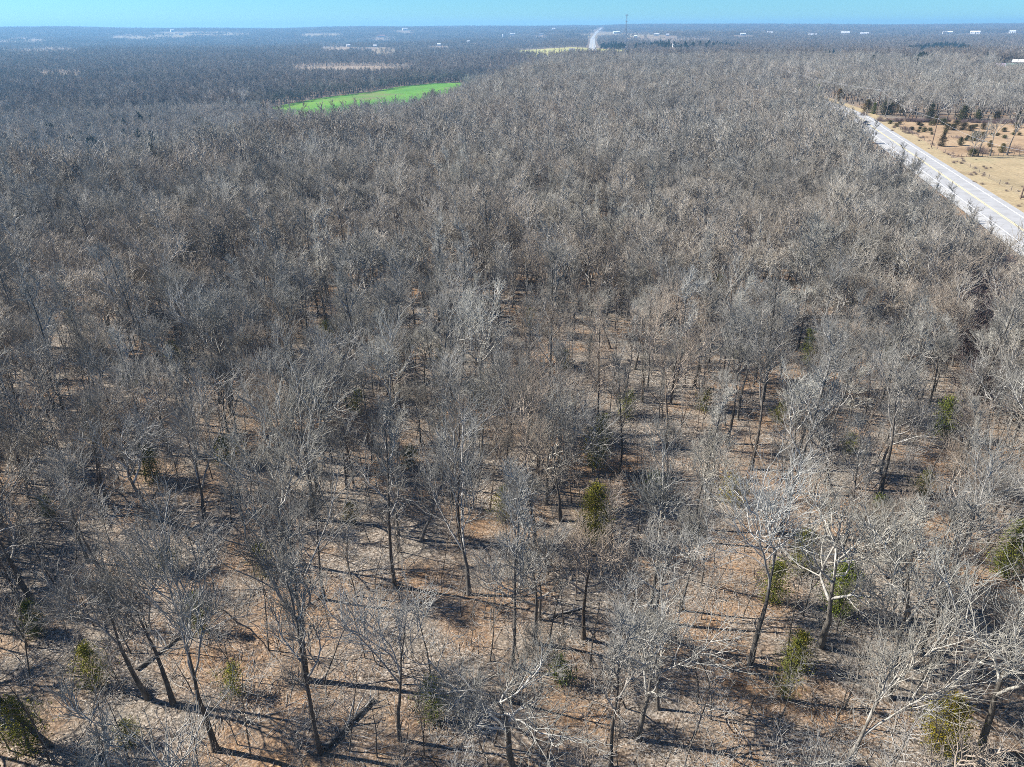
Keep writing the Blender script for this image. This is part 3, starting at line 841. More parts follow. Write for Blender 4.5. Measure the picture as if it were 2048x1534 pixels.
# the trees one can pick out in the photograph: foot px, foot py, shape, scale, heading, tone, label
KEY = [
 (432, 1500, 'high-forked', 0.95, 0.3, 2, 'thick dark oak with heavy forked trunk, foot low beside the leaning pair'),
 (612, 1362, 'wide-crowned', 1.05, 1.2, 2, 'big dark spreading oak whose limbs fan out over orange leaves'),
 (640, 1508, 'slender', 0.9, 2.0, 2, 'dark straight trunk standing just in front of the big spreading oak'),
 (346, 1408, 'high-forked', 0.85, 4.0, 2, 'dark forked tree close behind the thick low oak'),
 (300, 1395, 'leaning', 0.95, 2.6, 2, 'dark tree leaning away from the thick low oak'),
 (105, 1495, 'leaning', 0.95, 2.5, 1, 'leaning grey tree above olive cedar scrub in the lower corner'),
 (408, 1037, 'low-forked', 0.85, 0.5, 2, 'black-stemmed tree with a low Y fork standing alone'),
 (1275, 1478, 'wide-crowned', 0.78, 0.0, 0, 'broad pale-crowned tree below the bushy orange-tipped cedar'),
 (1318, 1420, 'leaning', 0.62, 1.0, 0, 'pale thin-stemmed tree crowding the broad pale-crowned tree'),
 (1030, 1560, 'gnarled', 0.95, 3.6, 0, 'pale crooked tree bending up from the bottom edge at mid picture'),
 (938, 1190, 'low-forked', 0.95, 0.9, 1, 'grey twin-limbed tree forking wide above the orange leaves'),
 (790, 1175, 'slender', 0.95, 2.2, 2, 'dark straight pole tree casting a long shadow on orange leaves'),
 (800, 1480, 'high-forked', 0.72, 1.7, 1, 'slim grey tree with a narrow Y fork near the fallen log'),
 (1222, 1534, 'slender', 0.75, 5.0, 2, 'slim dark tree standing alone at the bottom of the picture'),
 (1640, 1290, 'gnarled', 1.05, 2.7, 0, 'gnarled white-limbed oak above the bright green cedar'),
 (1500, 1330, 'high-forked', 1.0, 2.2, 1, 'tall grey forked tree between the two yellow green cedars'),
 (1560, 1068, 'slender', 1.0, 0.2, 1, 'straight grey trunk standing clear on the open leaf floor'),
 (1502, 940, 'high-forked', 0.95, 4.4, 2, 'stout straight dark trunk behind the olive cedars'),
 (1780, 1400, 'leaning', 1.05, 0.4, 0, 'pale tree leaning strongly outward near the golden cedar'),
 (1960, 1500, 'wide-crowned', 1.0, 3.0, 0, 'pale spreading tree beside the golden cedar in the lower corner'),
 (1690, 1530, 'low-forked', 0.8, 5.5, 0, 'pale many-limbed tree short of the golden cedar'),
 (960, 820, 'wide-crowned', 1.1, 1.1, 0, 'wide silvery dome-crowned tree at the centre of the wood'),
 (630, 1040, 'wide-crowned', 1.0, 2.0, 0, 'tall silver crowned tree behind the big dark spreading oak'),
 (1100, 780, 'slender', 1.0, 1.5, 2, 'slim dark pole tree beside the silvery dome-crowned tree'),
]
tree_spots = []
for kx, ky, sh, s_, hd, tn, lb in KEY:
    p = at(kx, ky) if ky < 1600 else on_plane(kx, ky, 0)
    tree_spots.append((p[0], p[1], sh, s_, hd, tn, lb))

# cedars of the wood: photo px of the crown's middle, mesh, scale, tint, label
CED = [
 (1195, 1045, 0, 1.0, (1.3, 1.2, 0.8), 'bushy green cedar with orange tips near the picture centre'),
 (1188, 905, 1, 1.05, (1.25, 1.15, 0.8), 'tall ragged green cedar behind the bushy orange-tipped one'),
 (1682, 1190, 0, 0.85, (0.95, 1.35, 0.8), 'brightest green cedar under the gnarled white-limbed oak'),
 (1612, 1105, 2, 0.95, (1.2, 1.1, 0.7), 'olive cedar directly behind the brightest green one'),
 (1550, 1165, 2, 0.9, (1.25, 1.3, 0.8), 'yellow green cedar left of the brightest green one'),
 (2022, 1115, 0, 0.9, (1.05, 1.25, 0.8), 'large green cedar at the right edge'),
 (1890, 1470, 0, 0.8, (1.6, 1.3, 0.6), 'golden yellow cedar in the lower right corner'),
 (1572, 1365, 4, 0.7, (1.3, 1.15, 0.7), 'thin olive cedar wrapped round a trunk, lower right'),
 (1600, 1305, 2, 0.8, (1.05, 1.0, 0.7), 'dull olive cedar close behind the thin wrapped one'),
 (1256, 800, 3, 1.0, (1.1, 1.25, 0.8), 'small green cedar right of the silvery dome-crowned tree'),
 (945, 598, 3, 1.0, (1.0, 1.1, 0.8), 'small cedar beyond the centre, left of the tallest pole'),
 (770, 612, 3, 1.1, (1.2, 1.2, 0.8), 'olive cedar two fifths across, beyond the centre'),
 (1702, 592, 1, 0.85, (1.25, 1.3, 0.7), 'narrow yellow green cedar, four fifths across and upper half'),
 (1740, 585, 3, 0.9, (0.9, 0.95, 0.8), 'dark little cedar right of the narrow yellow green one'),
 (1895, 835, 2, 1.1, (1.0, 1.2, 0.8), 'green cedar nine tenths across, halfway down'),
 (350, 700, 3, 1.1, (1.0, 1.1, 0.8), 'dull green cedar a fifth across, just above halfway'),
 (190, 850, 2, 1.1, (0.9, 1.05, 0.8), 'dark olive cedar a tenth across, halfway down'),
 (180, 1335, 2, 0.85, (1.2, 1.2, 0.7), 'yellowish cedar spray behind a leaning trunk, lower left'),
 (462, 1350, 3, 0.75, (1.3, 1.3, 0.7), 'tiny yellow green cedar right of the thick dark oak'),
 (395, 1225, 2, 0.8, (1.0, 1.05, 0.7), 'dull olive cedar behind the thick dark oak'),
 (522, 1115, 3, 0.9, (1.2, 1.15, 0.7), 'olive cedar left of the big spreading oak'),
 (40, 1455, 2, 1.0, (1.25, 1.25, 0.7), 'spreading yellow green cedar in the lower left corner'),
 (250, 1460, 3, 0.6, (1.2, 1.2, 0.7), 'tiny cedar seedling between leaning trunks, lower left'),
 (450, 890, 3, 1.0, (1.0, 1.2, 0.8), 'small green cedar just above the low-forked black tree'),
 (300, 930, 2, 0.9, (1.0, 1.0, 0.7), 'dull cedar left of the low-forked black tree'),
 (1470, 972, 3, 1.0, (1.6, 1.3, 0.6), 'yellow cedar seven tenths across, below halfway'),
 (1310, 960, 3, 0.9, (1.0, 1.1, 0.8), 'faint green cedar three fifths across, below halfway'),
 (1552, 608, 3, 0.8, (1.5, 1.5, 0.6), 'tiny lime cedar three quarters across in the upper half'),
 (655, 655, 3, 1.0, (1.2, 1.25, 0.8), 'faint yellow green cedar three tenths across, above halfway'),
 (712, 795, 3, 1.0, (0.8, 1.0, 0.9), 'dark green cedar a third across, halfway down'),
 (1622, 712, 1, 0.8, (1.0, 1.2, 0.8), 'narrow green cedar four fifths across, just above halfway'),
 (1060, 628, 3, 0.8, (1.2, 1.2, 0.7), 'small olive cedar at mid width above halfway'),
 (600, 765, 3, 0.9, (1.5, 1.3, 0.6), 'yellowish cedar beside the blue barrel'),
 (1290, 365, 3, 1.0, (0.9, 1.0, 0.8), 'far small cedar three fifths across, a quarter down'),
 (468, 596, 3, 1.0, (0.9, 1.0, 0.8), 'small dark cedar a quarter across, two fifths down'),
 (1440, 560, 3, 0.9, (1.0, 1.0, 0.8), 'small cedar seven tenths across, above halfway'),
 (1955, 605, 3, 1.0, (1.5, 1.25, 0.6), 'yellow cedar near the right edge, two fifths down'),
 (1410, 790, 3, 0.9, (1.1, 1.1, 0.7), 'wispy olive cedar seven tenths across, halfway down'),
]
EXTRA = [(560, 600), (1130, 720), (880, 700), (820, 905), (1005, 1010), (1370, 690), (1480, 700), (1780, 700), (1850, 960), (1760, 1010), (140, 640), (260, 760), (90, 1010), (520, 470), (900, 470), (1210, 470), (1650, 470), (1560, 820), (1120, 1330), (860, 1400), (700, 1020), (1700, 880), (60, 1240), (330, 1110)]
for i_, (ex, ey) in enumerate(EXTRA):
    u_ = ['a tenth', 'a fifth', 'three tenths', 'two fifths', 'midway', 'three fifths', 'seven tenths', 'four fifths', 'nine tenths'][min(8, int(ex / 228))]
    v_ = ['a third', 'two fifths', 'halfway', 'three fifths', 'seven tenths', 'four fifths', 'nine tenths'][min(6, max(0, int((ey - 400) / 160)))]
    lb_ = f'faint {["ragged", "sparse", "wispy", "thin", "stunted"][i_ % 5]} {["olive", "dull green", "grey green"][i_ % 3]} young cedar, {u_} across, {v_} down'
    CED.append((ex, ey, [3, 2, 3][i_ % 3], 0.62 + 0.05 * (i_ % 5), (0.8 + 0.1 * (i_ % 3), 0.85 + 0.08 * (i_ % 4), 0.7), lb_))
ced_spots = []
for cx, cyy, mi, s_, tc, lb in CED:
    p = at(cx, cyy, 2.0 * s_)
    ced_spots.append((p[0], p[1], mi, s_, tc, lb))

rngt = np.random.default_rng(42)
xs, ys = jitter_grid(rngt, -190, 190, 12, 240, 3.15)
keep = ~blocked(xs, ys)
xs = xs[keep]; ys = ys[keep]
kp = np.ones(len(xs), bool)
def front(x0, y0, wd, ln):
    u_ = np.array([x0, y0]); dd_ = np.linalg.norm(u_); u_ /= dd_
    s_ = xs * u_[0] + ys * u_[1] - dd_; cc_ = np.abs(xs * u_[1] - ys * u_[0])
    return (cc_ < wd) & (s_ < 0) & (s_ > -ln)
for t_ in tree_spots:
    kp &= np.hypot(xs - t_[0], ys - t_[1]) > 3.8
    kp &= ~front(t_[0], t_[1], 2.4, 9.0)
for c_ in ced_spots:
    kp &= np.hypot(xs - c_[0], ys - c_[1]) > 1.8
    kp &= ~front(c_[0], c_[1], 2.3, 10.0 if c_[4][1] > 1.05 else 4.0)     # small open gaps that keep the cedars visible from the camera
thin = (np.sin(xs * 0.09 + 1) * np.sin(ys * 0.075 + 2) > 0.62) & (rngt.uniform(size=len(xs)) < 0.55)
kp &= ~thin
xs = xs[kp]; ys = ys[kp]
zs = hfun(xs, ys)
pu, pv, _ = project(xs, ys, zs + 11)
fu, fv, _ = project(xs, ys, zs)
inview = (pu > -60) & (pu < 2108) & (pv < 1600) & (pv > 60)
order = np.argsort(np.hypot(np.hypot(xs, ys), CAM_Z - 8))
n_ind = 300 - len(tree_spots)
ind = [i for i in order if inview[i]][:n_ind]
ind_set = set(ind)
rest = np.array([i for i in range(len(xs)) if i not in ind_set])

def add_tree(x, y, sh, s, hd, tn, label, limbs, group, var):
    pr = PROTOS[sh][var % len(PROTOS[sh])]
    e = link('bare_tree', None, None, (x, y, hz(x, y)), hd, label, 'tree', group)
    e.empty_display_size = 0.5
    e.scale = (s * 1.0, s * 1.0, s)
    col = TONES[tn][1]
    t = link('trunk', pr['trunk'] if limbs else pr['wood'], e); t.color = col
    if limbs:
        for lm in pr['limbs']:
            q = link('limb', lm, t); q.color = col
    c = link('crown', pr['crown'], e); c.color = col
    return e
for i, (x, y, sh, s, hd, tn, lb) in enumerate(tree_spots):
    add_tree(x, y, sh, s, hd, tn, lb, True, 'bare trees of the near wood', i)
probs = np.array([0.17, 0.24, 0.30, 0.12, 0.07, 0.10])
for j, i in enumerate(ind):
    x, y = xs[i], ys[i]
    a, b = place_words(fu[i], fv[i])
    for tr in range(200):
        sh = SHAPE_NAMES[rngt.choice(6, p=probs)]
        tn = int(rngt.choice(4, p=[0.3, 0.33, 0.2, 0.17]))
        if pu[i] < 700 and tn == 0 and rngt.uniform() < 0.6:
            tn = 1
        sz = float(np.clip(0.45 + 0.55 * rngt.beta(1.6, 1.7), 0.45, 1.0))
        szw = 'small ' if sz < 0.62 else ('tall ' if sz > 0.8 else '')
        lb = f'{szw}{TONES[tn][0]} {sh} bare tree, {a}, {b}'
        if lb not in USED:
            break
    USED.add(lb)
    add_tree(x, y, sh, sz, float(rngt.uniform(0, 6.28)), tn, lb, j < 70, 'bare trees of the near wood', int(rngt.integers(0, 3)))

# the rest of the wood out to the ridge: one mass
xr = xs[rest]; yr = ys[rest]
x2, y2 = jitter_grid(rngt, -760, 860, 240, 1000, 4.9)
az = np.degrees(np.arctan2(x2, y2))
k = (np.abs(az) < 46) & ~blocked(x2, y2)
x2 = x2[k]; y2 = y2[k]
# outside the near grid but still near: flanks at the picture's sides
x3, y3 = jitter_grid(rngt, -420, 420, 60, 240, 4.9)
k = (np.abs(x3) > 190) & (np.abs(np.degrees(np.arctan2(x3, y3))) < 50) & ~blocked(x3, y3)
X = np.concatenate([xr, x2, x3[k]]); Y = np.concatenate([yr, y2, y3[k]])
d_ = np.hypot(X, Y)
kk = ~((d_ > 620) & (X < -60)) & ~(d_ > 900)
nr_ = d_ < 175
rot, scl = rs(rngt, int(nr_.sum()), 0.48, 0.95)
scatter('near_forest', np.column_stack([X[nr_], Y[nr_], hfun(X[nr_], Y[nr_])]), rot, scl, NEAR_COL, 'bare trees massed behind the ones one can count', 2)
near_m = kk & ~nr_
rot, scl = rs(rngt, int(near_m.sum()), 0.58, 0.95)
scatter('forest', np.column_stack([X[near_m], Y[near_m], hfun(X[near_m], Y[near_m])]), rot, scl, MID_COL, 'grey mass of bare winter woodland out to the ridge', 3)
xv, yv = X[~near_m & ~nr_], Y[~near_m & ~nr_]
x4, y4 = jitter_grid(rngt, -2700, 2700, 620, 2900, 9.0)
az = np.degrees(np.arctan2(x4, y4)); d4 = np.hypot(x4, y4)
k = (np.abs(az) < 44) & (d4 > 880) & (d4 < 2900)
x4 = x4[k]; y4 = y4[k]
X = np.concatenate([xv, x4]); Y = np.concatenate([yv, y4])
k = ~blocked(X, Y); X = X[k]; Y = Y[k]
rot, scl = rs(rngt, len(X), 0.72, 1.1)
scatter('valley_forest', np.column_stack([X, Y, hfun(X, Y)]), rot, scl, VAL_COL, 'blue-grey mass of bare woodland filling the valley', 4)
x5, y5 = jitter_grid(rngt, -5600, 5600, 1800, 7200, 52.0, 0.35)
az = np.degrees(np.arctan2(x5, y5)); d5 = np.hypot(x5, y5)
k = (np.abs(az) < 42) & (d5 > 2860) & (d5 < 7150)
x5 = x5[k]; y5 = y5[k]
k = ~blocked(x5, y5, 25); x5 = x5[k]; y5 = y5[k]
rot, scl = rs(rngt, len(x5), 0.85, 1.2, 0.0)
scatter('far_forest', np.column_stack([x5, y5, hfun(x5, y5)]), rot, scl, PATCH_COL, 'hazy far-off woods reaching to the skyline', 5)

# ------------------------------------------------------------------ saplings and brush
xs_, ys_ = jitter_grid(rngt, -180, 180, 14, 230, 3.2)
k = ~blocked(xs_, ys_); xs_ = xs_[k]; ys_ = ys_[k]
u0, v0, _ = project(xs_, ys_, hfun(xs_, ys_) + 3)
inv = (u0 > 0) & (u0 < 2048) & (v0 < 1534) & (v0 > 60)
order = np.argsort(np.hypot(xs_, ys_))
sidx = [i for i in order if inv[i]][:300]
fu2, fv2, _ = project(xs_, ys_, hfun(xs_, ys_))
for i in sidx:
    a, b = place_words(fu2[i], fv2[i])
    for tr in range(80):
        kd = SAP_KINDS[int(rngt.integers(0, 5))]; tn = int(rngt.integers(0, 4))
        sz = float(rngt.uniform(0.6, 1.15))
        szw = 'short ' if sz < 0.75 else ('tall ' if sz > 1.0 else '')
        lb = f'{szw}{TONES[tn][0]} thin {kd} sapling, {a}, {b}'
        if lb not in USED:
            break
    USED.add(lb)
    o = link('sapling', SAPS[kd][int(rngt.integers(0, 2))], None, (xs_[i], ys_[i], hz(xs_[i], ys_[i])), float(rngt.uniform(0, 6.28)), lb, 'sapling', 'saplings of the near wood')
    o.scale = (sz, sz, sz); o.color = TONES[tn][1]
ss = set(sidx)
ri = np.array([i for i in range(len(xs_)) if i not in ss])
x6, y6 = xs_[ri], ys_[ri]
rot, scl = rs(rngt, len(x6), 0.6, 1.2)
scatter('sapling_undergrowth', np.column_stack([x6, y6, hfun(x6, y6)]), rot, scl, SAP_COL, 'mass of thin saplings deeper in the wood', 6)
x7, y7 = jitter_grid(rngt, -130, 130, 16, 180, 2.5)
k = (~blocked(x7, y7)) & (np.sin(x7 * 0.13 + 2) * np.sin(y7 * 0.11) + rngt.normal(0, 0.5, len(x7)) > -0.25) & (np.abs(np.degrees(np.arctan2(x7, y7))) < 50)
x7 = x7[k]; y7 = y7[k]
rot, scl = rs(rngt, len(x7), 0.6, 1.3)
scatter('undergrowth', np.column_stack([x7, y7, hfun(x7, y7)]), rot, scl, BRUSH_COL, 'thin leafless brush over the forest floor', 7)

def sticks_mesh(rng):
    n = 34
    st = np.column_stack([rng.uniform(-1.6, 1.6, (n, 2)), rng.uniform(0.0, 0.10, n)])
    d = np.column_stack([rng.normal(0, 1, (n, 2)), rng.uniform(-0.02, 0.10, n)])
    P, Rr = grow(rng, st, d, rng.uniform(0.5, 2.4, n), rng.uniform(0.008, 0.03, n), np.full(n, 0.006), 4, 0.14, 0.0)
    P[..., 2] = np.clip(P[..., 2], 0.01, 0.35)
    return MB().tube(P, Rr, 3, 0).mesh('sticks', [M['limb']])
STICK_COL = bpy.data.collections.new('stick_store')
for i in range(4):
    link('sticks', sticks_mesh(rngp), col=STICK_COL)
x8, y8 = jitter_grid(rngt, -70, 70, 16, 95, 2.6)
k = (~blocked(x8, y8)) & (np.abs(np.degrees(np.arctan2(x8, y8))) < 46); x8 = x8[k]; y8 = y8[k]
rot, scl = rs(rngt, len(x8), 0.7, 1.1, 0.0)
scatter('fallen_sticks', np.column_stack([x8, y8, hfun(x8, y8)]), rot, scl, STICK_COL, 'fallen sticks and dead twigs strewn over the leaves', 12)

# ------------------------------------------------------------------ cedars of the wood
def add_cedar(x, y, meshes, s, tint_, label, group, name='cedar_tree', cat='cedar', hd=None, wide_=1.0):
    e = link(name, None, None, (x, y, hz(x, y)), random.uniform(0, 6.28) if hd is None else hd, label, cat, group)
    e.scale = (s * wide_, s * wide_, s)
    link('trunk', meshes[0], e)
    c = link('crown', meshes[1], e); c.color = (*tint_, 1)
    return e
for x, y, mi, s, tc, lb in ced_spots:
    add_cedar(x, y, CED_WOOD[mi], s * 1.12, tuple(0.45 + v * 0.8 for v in tc), lb, 'cedars growing in the wood')


# ------------------------------------------------------------------ white-barked trees standing out in the valley
rngs = np.random.default_rng(77)
SYC = [make_proto(rngs, sh, True) for sh in ('wide-crowned', 'high-forked', 'low-forked')]
SYCS = [(497, 226, 0, 1.35, 'tallest white-limbed tree short of the green field tip'), (472, 214, 1, 1.1, 'white-limbed tree close behind the tallest white one'),
        (413, 222, 2, 1.0, 'pale yellowish tree two along from the green field tip'), (352, 232, 0, 1.0, 'pale-limbed tree a sixth across the blue valley wood'),
        (218, 226, 0, 1.1, 'white-limbed tree standing apart in the blue valley wood'), (370, 196, 1, 1.0, 'pale tree deeper in the blue valley wood'),
        (305, 180, 1, 1.0, 'slim white tree far back in the blue valley wood'), (556, 186, 1, 1.1, 'pale tree where the tree belt meets the green field'),
        (145, 222, 1, 0.9, 'white stem near the edge of the blue valley wood')]
for px_, py_, mi, s_, lb in SYCS:
    p = at(px_, py_, 0)
    pr = SYC[mi]
    e = link('white_tree', None, None, (p[0], p[1], hz(*p)), random.uniform(0, 6.28), lb, 'tree', 'white-barked trees in the valley')
    e.scale = (s_, s_, s_)
    link('trunk', pr['wood'], e); link('crown', pr['crown'], e)
p = at(1616, 176)
e = link('white_tree', None, None, (p[0], p[1], hz(*p)), 1.0, 'white bare tree beside the road cedars at the bend', 'tree')
e.scale = (1.05,) * 3
link('trunk', SYC[2]['wood'], e); link('crown', SYC[2]['crown'], e)

# ------------------------------------------------------------------ cedars and bushes of the tan field (zoomed spots, foot)
FC = [(805, 300, 30, 3), (840, 312, 26, 3), (945, 302, 34, 2), (725, 357, 30, 3), (800, 385, 26, 3), (870, 380, 42, 2), (940, 370, 30, 3), (960, 410, 22, 3),
      (1000, 295, 82, 0), (1092, 288, 50, 2), (1135, 355, 56, 1), (1120, 392, 30, 3), (1215, 355, 52, 2), (1255, 300, 44, 2), (1322, 356, 62, 1), (1415, 372, 52, 1),
      (1450, 338, 34, 2), (1485, 315, 22, 3), (1565, 350, 48, 1), (1810, 376, 36, 2), (1957, 328, 44, 2), (1950, 380, 26, 3), (1665, 420, 24, 3), (1735, 428, 28, 3),
      (1815, 456, 30, 3), (1920, 416, 24, 3), (1990, 420, 24, 3), (1560, 445, 48, 1), (1455, 486, 76, 1), (1385, 450, 24, 3), (1365, 482, 26, 3), (1298, 540, 78, 0),
      (1072, 548, 126, 4), (1440, 662, 64, 2), (1640, 556, 62, 0), (1655, 620, 24, 3), (1785, 626, 86, 0), (820, 348, 24, 3), (1680, 342, 18, 3), (545, 318, 34, 2), (470, 285, 34, 2), (580, 290, 26, 3)]
def ordw(i): return ['first', 'second', 'third', 'fourth', 'fifth', 'sixth', 'seventh', 'eighth', 'ninth', 'tenth', 'eleventh', 'twelfth', 'thirteenth', 'fourteenth', 'fifteenth', 'sixteenth', 'seventeenth', 'eighteenth', 'nineteenth', 'twentieth'][i]
def fz(zx, zy): return zx / 5.885 + 1700, zy / 5.885 + 200
rows_ = [(0, 335, 'back row of tan field'), (335, 400, 'second row of tan field'), (400, 500, 'middle of tan field'), (500, 999, 'front of tan field')]
HT = [3.6, 2.6, 1.9, 1.3, 4.6]
SZ = {0: 'full', 1: 'broad', 2: 'round', 3: 'tiny', 4: 'tall pointed'}
done = {}
for a_, b_, rw in rows_:
    grp = sorted([f for f in FC if a_ <= f[1] < b_])
    cnt = {}
    for zx, zy, hh, mi in grp:
        p = at(*fz(zx, zy))
        dist = math.hypot(math.hypot(*p), CAM_Z)
        hm = hh / 5.885 * dist / F_PX / 0.93
        c = cnt.get(mi, 0); cnt[mi] = c + 1
        tot = sum(1 for f in grp if f[3] == mi)
        lb = f'{ordw(c)} {SZ[mi]} cedar counted from the road, {rw}' if tot > 1 else f'{SZ[mi]} bronze-green cedar, {rw}'
        r1 = 1.0 + random.uniform(-0.2, 0.25)
        add_cedar(p[0], p[1], CED_FIELD[mi], hm / HT[mi], (r1, r1 * random.uniform(0.85, 1.15), r1 * 0.9), lb, 'small cedars of the tan field', 'field_cedar', wide_=1.3)
BACK = [(275, 168, 105, 4, (1.6, 1.9, 0.9), 'bright green cedar at the foot of the roadside pole'), (185, 150, 120, 0, (1.3, 1.0, 0.7), 'olive brown cedar beyond the roadside pole'),
        (590, 150, 150, 4, (1.2, 1.2, 0.8), 'olive cedar in the tree line a short way past the pole'), (930, 245, 150, 4, (0.7, 0.8, 0.8), 'dark upright cedar at the middle of the field tree line'),
        (1310, 255, 140, 0, (0.7, 0.8, 0.8), 'dark bushy cedar in the field tree line'), (1500, 240, 95, 0, (0.9, 1.1, 0.8), 'green cedar beside the dark bushy one of the tree line'),
        (1970, 245, 80, 4, (0.7, 0.8, 0.8), 'small dark cedar at the far end of the field tree line'), (430, 175, 120, 1, (0.8, 0.9, 0.9), 'broad dark cedar in the tree line behind the pole'),
        (1720, 240, 70, 1, (0.9, 0.85, 0.7), 'low brown cedar in the thicket of the field tree line')]
for zx, zy, hh, mi, tc, lb in BACK:
    p = at(*fz(zx, zy)); dist = math.hypot(math.hypot(*p), CAM_Z)
    hm = hh / 5.885 * dist / F_PX / 0.93
    add_cedar(p[0], p[1], CED_FIELD[mi], hm / HT[mi], tc, lb, 'cedars along the field tree line', 'field_cedar', wide_=1.25)
for px_, py_, hm, mi, tc, lb in [(1636, 182, 6.0, 0, (1.3, 1.9, 0.8), 'green cedar beside the white bare tree at the bend'), (1678, 196, 7.0, 0, (1.6, 1.1, 0.7), 'olive brown cedar past the white bare tree at the bend'),
                             (1463, 148, 7.0, 0, (1.0, 1.5, 0.8), 'lone green cedar by the far bend of the road'), (1022, 134, 9.0, 1, (1.3, 0.9, 0.6), 'brown green cedar at the dip of the ridge')]:
    p = at(px_, py_, 2.0)
    add_cedar(p[0], p[1], CED_FIELD[mi], hm / HT[mi], tc, lb, 'cedars along the road', 'field_cedar')
def bush(rng, w_, h_, n=70):
    st = np.column_stack([rng.normal(0, w_ * 0.22, (n, 2)), np.full(n, -0.05)])
    d = np.column_stack([st[:, :2] * 0.9 / w_ + rng.normal(0, 0.35, (n, 2)), np.ones(n)])
    L = rng.uniform(0.55, 1.1, n) * h_
    P, Rr = grow(rng, st, d, L, np.full(n, 0.02), np.full(n, 0.010), 4, 0.15, 0.02)
    mb = MB().tube(P, Rr, 3, 0)
    s2, d2, l2, r2 = kids(rng, P, Rr, L, 9, 0.2, 1.0, 0.4, 1.1, 0.45, 0.8)
    P2, R2 = grow(rng, s2, d2, np.clip(l2, 0.2, 0.9), np.full(len(r2), 0.013), np.full(len(r2), 0.009), 3, 0.2, 0.03)
    return mb.tube(P2, R2, 3, 0).mesh('bush', [M['bush']])
M['bush'] = bark('purple brown bush stems', (0.12, 0.09, 0.085), (0.24, 0.185, 0.175), 1.0)
for zx, zy, w_, h_, lb in [(1935, 608, 5.5, 2.2, 'wide purple brown bush in the front of the tan field'), (1542, 636, 3.0, 2.6, 'grey leafless bush beside the round cedar'), (1430, 610, 3.2, 1.8, 'purple bush just behind the round front cedar'),
                           (650, 362, 4.0, 1.6, 'low purple bush on the roadside edge of the field'), (690, 400, 3.4, 1.3, 'lower purple bush next along the roadside edge'), (1250, 452, 7.0, 1.0, 'long low grey thicket at the middle of the field'), (155, 190, 4.0, 2.0, 'brown bush between the pole and the road')]:
    p = at(*fz(zx, zy))
    link('bush', bush(rngs, w_, h_), None, (p[0], p[1], hz(*p)), 0.3, lb, 'bush', 'leafless bushes of the field')

# ------------------------------------------------------------------ low roadside scrub, field edge brush, far cedar groves
SCRUB_COL = bpy.data.collections.new('scrub_store')
for i in range(4):
    link('scrub', bush(rngs, 2.6, 2.4, 60), col=SCRUB_COL)
a_ = rngs.uniform(0, 1, 2600)
ii = (a_ * (iN - 2)).astype(int)
off_ = -rngs.uniform(10.5, 27, len(ii))
pp = ROAD[ii] + ROAD_N[ii] * off_[:, None] + rngs.normal(0, 2.5, (len(ii), 2))
ro = road_off(pp[:, 0], pp[:, 1])
pp = pp[(ro < -9.8) & (pp[:, 1] > 60)]
ro = road_off(pp[:, 0], pp[:, 1])
rot, scl = rs(rngs, len(pp), 0.6, 1.1)
scl *= (0.55 + 0.085 * (np.abs(ro) - 9))[:, None]
scatter('scrub', np.column_stack([pp, hfun(pp[:, 0], pp[:, 1])]), rot, scl, SCRUB_COL, 'low grey scrub between the wood and the road', 8)
# brush along fence and back of field
fb = []
for i in range(len(ROAD)):
    if 80 < ROAD[i, 1] < 330:
        for _ in range(4):
            q = ROAD[i] + ROAD_N[i] * (10.9 + rngs.normal(0, 0.5)) + rngs.normal(0, 2.0, 2)
            fb.append((q[0], q[1], rngs.uniform(0.12, 0.34)))
for _ in range(170):
    zx = rngs.uniform(330, 2300); q = at(*fz(zx, 256 + (zx - 330) * 0.012 + rngs.normal(0, 5)))
    fb.append((q[0], q[1], rngs.uniform(0.2, 0.75)))
fb = np.array(fb)
rot, scl = rs(rngs, len(fb), 0.8, 1.2)
scatter('hedge_brush', np.column_stack([fb[:, :2], hfun(fb[:, 0], fb[:, 1])]), rot, scl * fb[:, 2:3], SCRUB_COL, 'brown brush along the fence and field edge', 9)
cg = []
for pl, gv in zip(GPOLY, GROVES):
    lo, hi = pl.min(0), pl.max(0)
    sp_ = math.sqrt(max((hi - lo).prod() * 0.7 / gv[4], 20.0))
    gx, gy = jitter_grid(rngs, lo[0], hi[0], lo[1], hi[1], sp_)
    k = inside(pl, gx, gy)
    cg += list(np.column_stack([gx[k], gy[k]]))
for x0, x1, v0, v1, n_ in [(60, 330, 225, 300, 40), (980, 1010, 95, 120, 20), (880, 1010, 92, 104, 60), (1700, 2048, 85, 125, 60), (1500, 1800, 75, 100, 50), (100, 600, 80, 130, 60)]:
    for _ in range(n_):
        q = at(rngs.uniform(x0, x1), rngs.uniform(v0, v1), 9.0)
        if not blocked(q[0:1], q[1:2])[0]:
            cg.append(q)
cg = np.array(cg)
rot, scl = rs(rngs, len(cg), 1.1, 1.7, 0.02)
scatter('cedar_woods', np.column_stack([cg, hfun(cg[:, 0], cg[:, 1])]), rot, scl, CEDFAR_COL, 'dark cedar groves scattered through the far woods', 10)

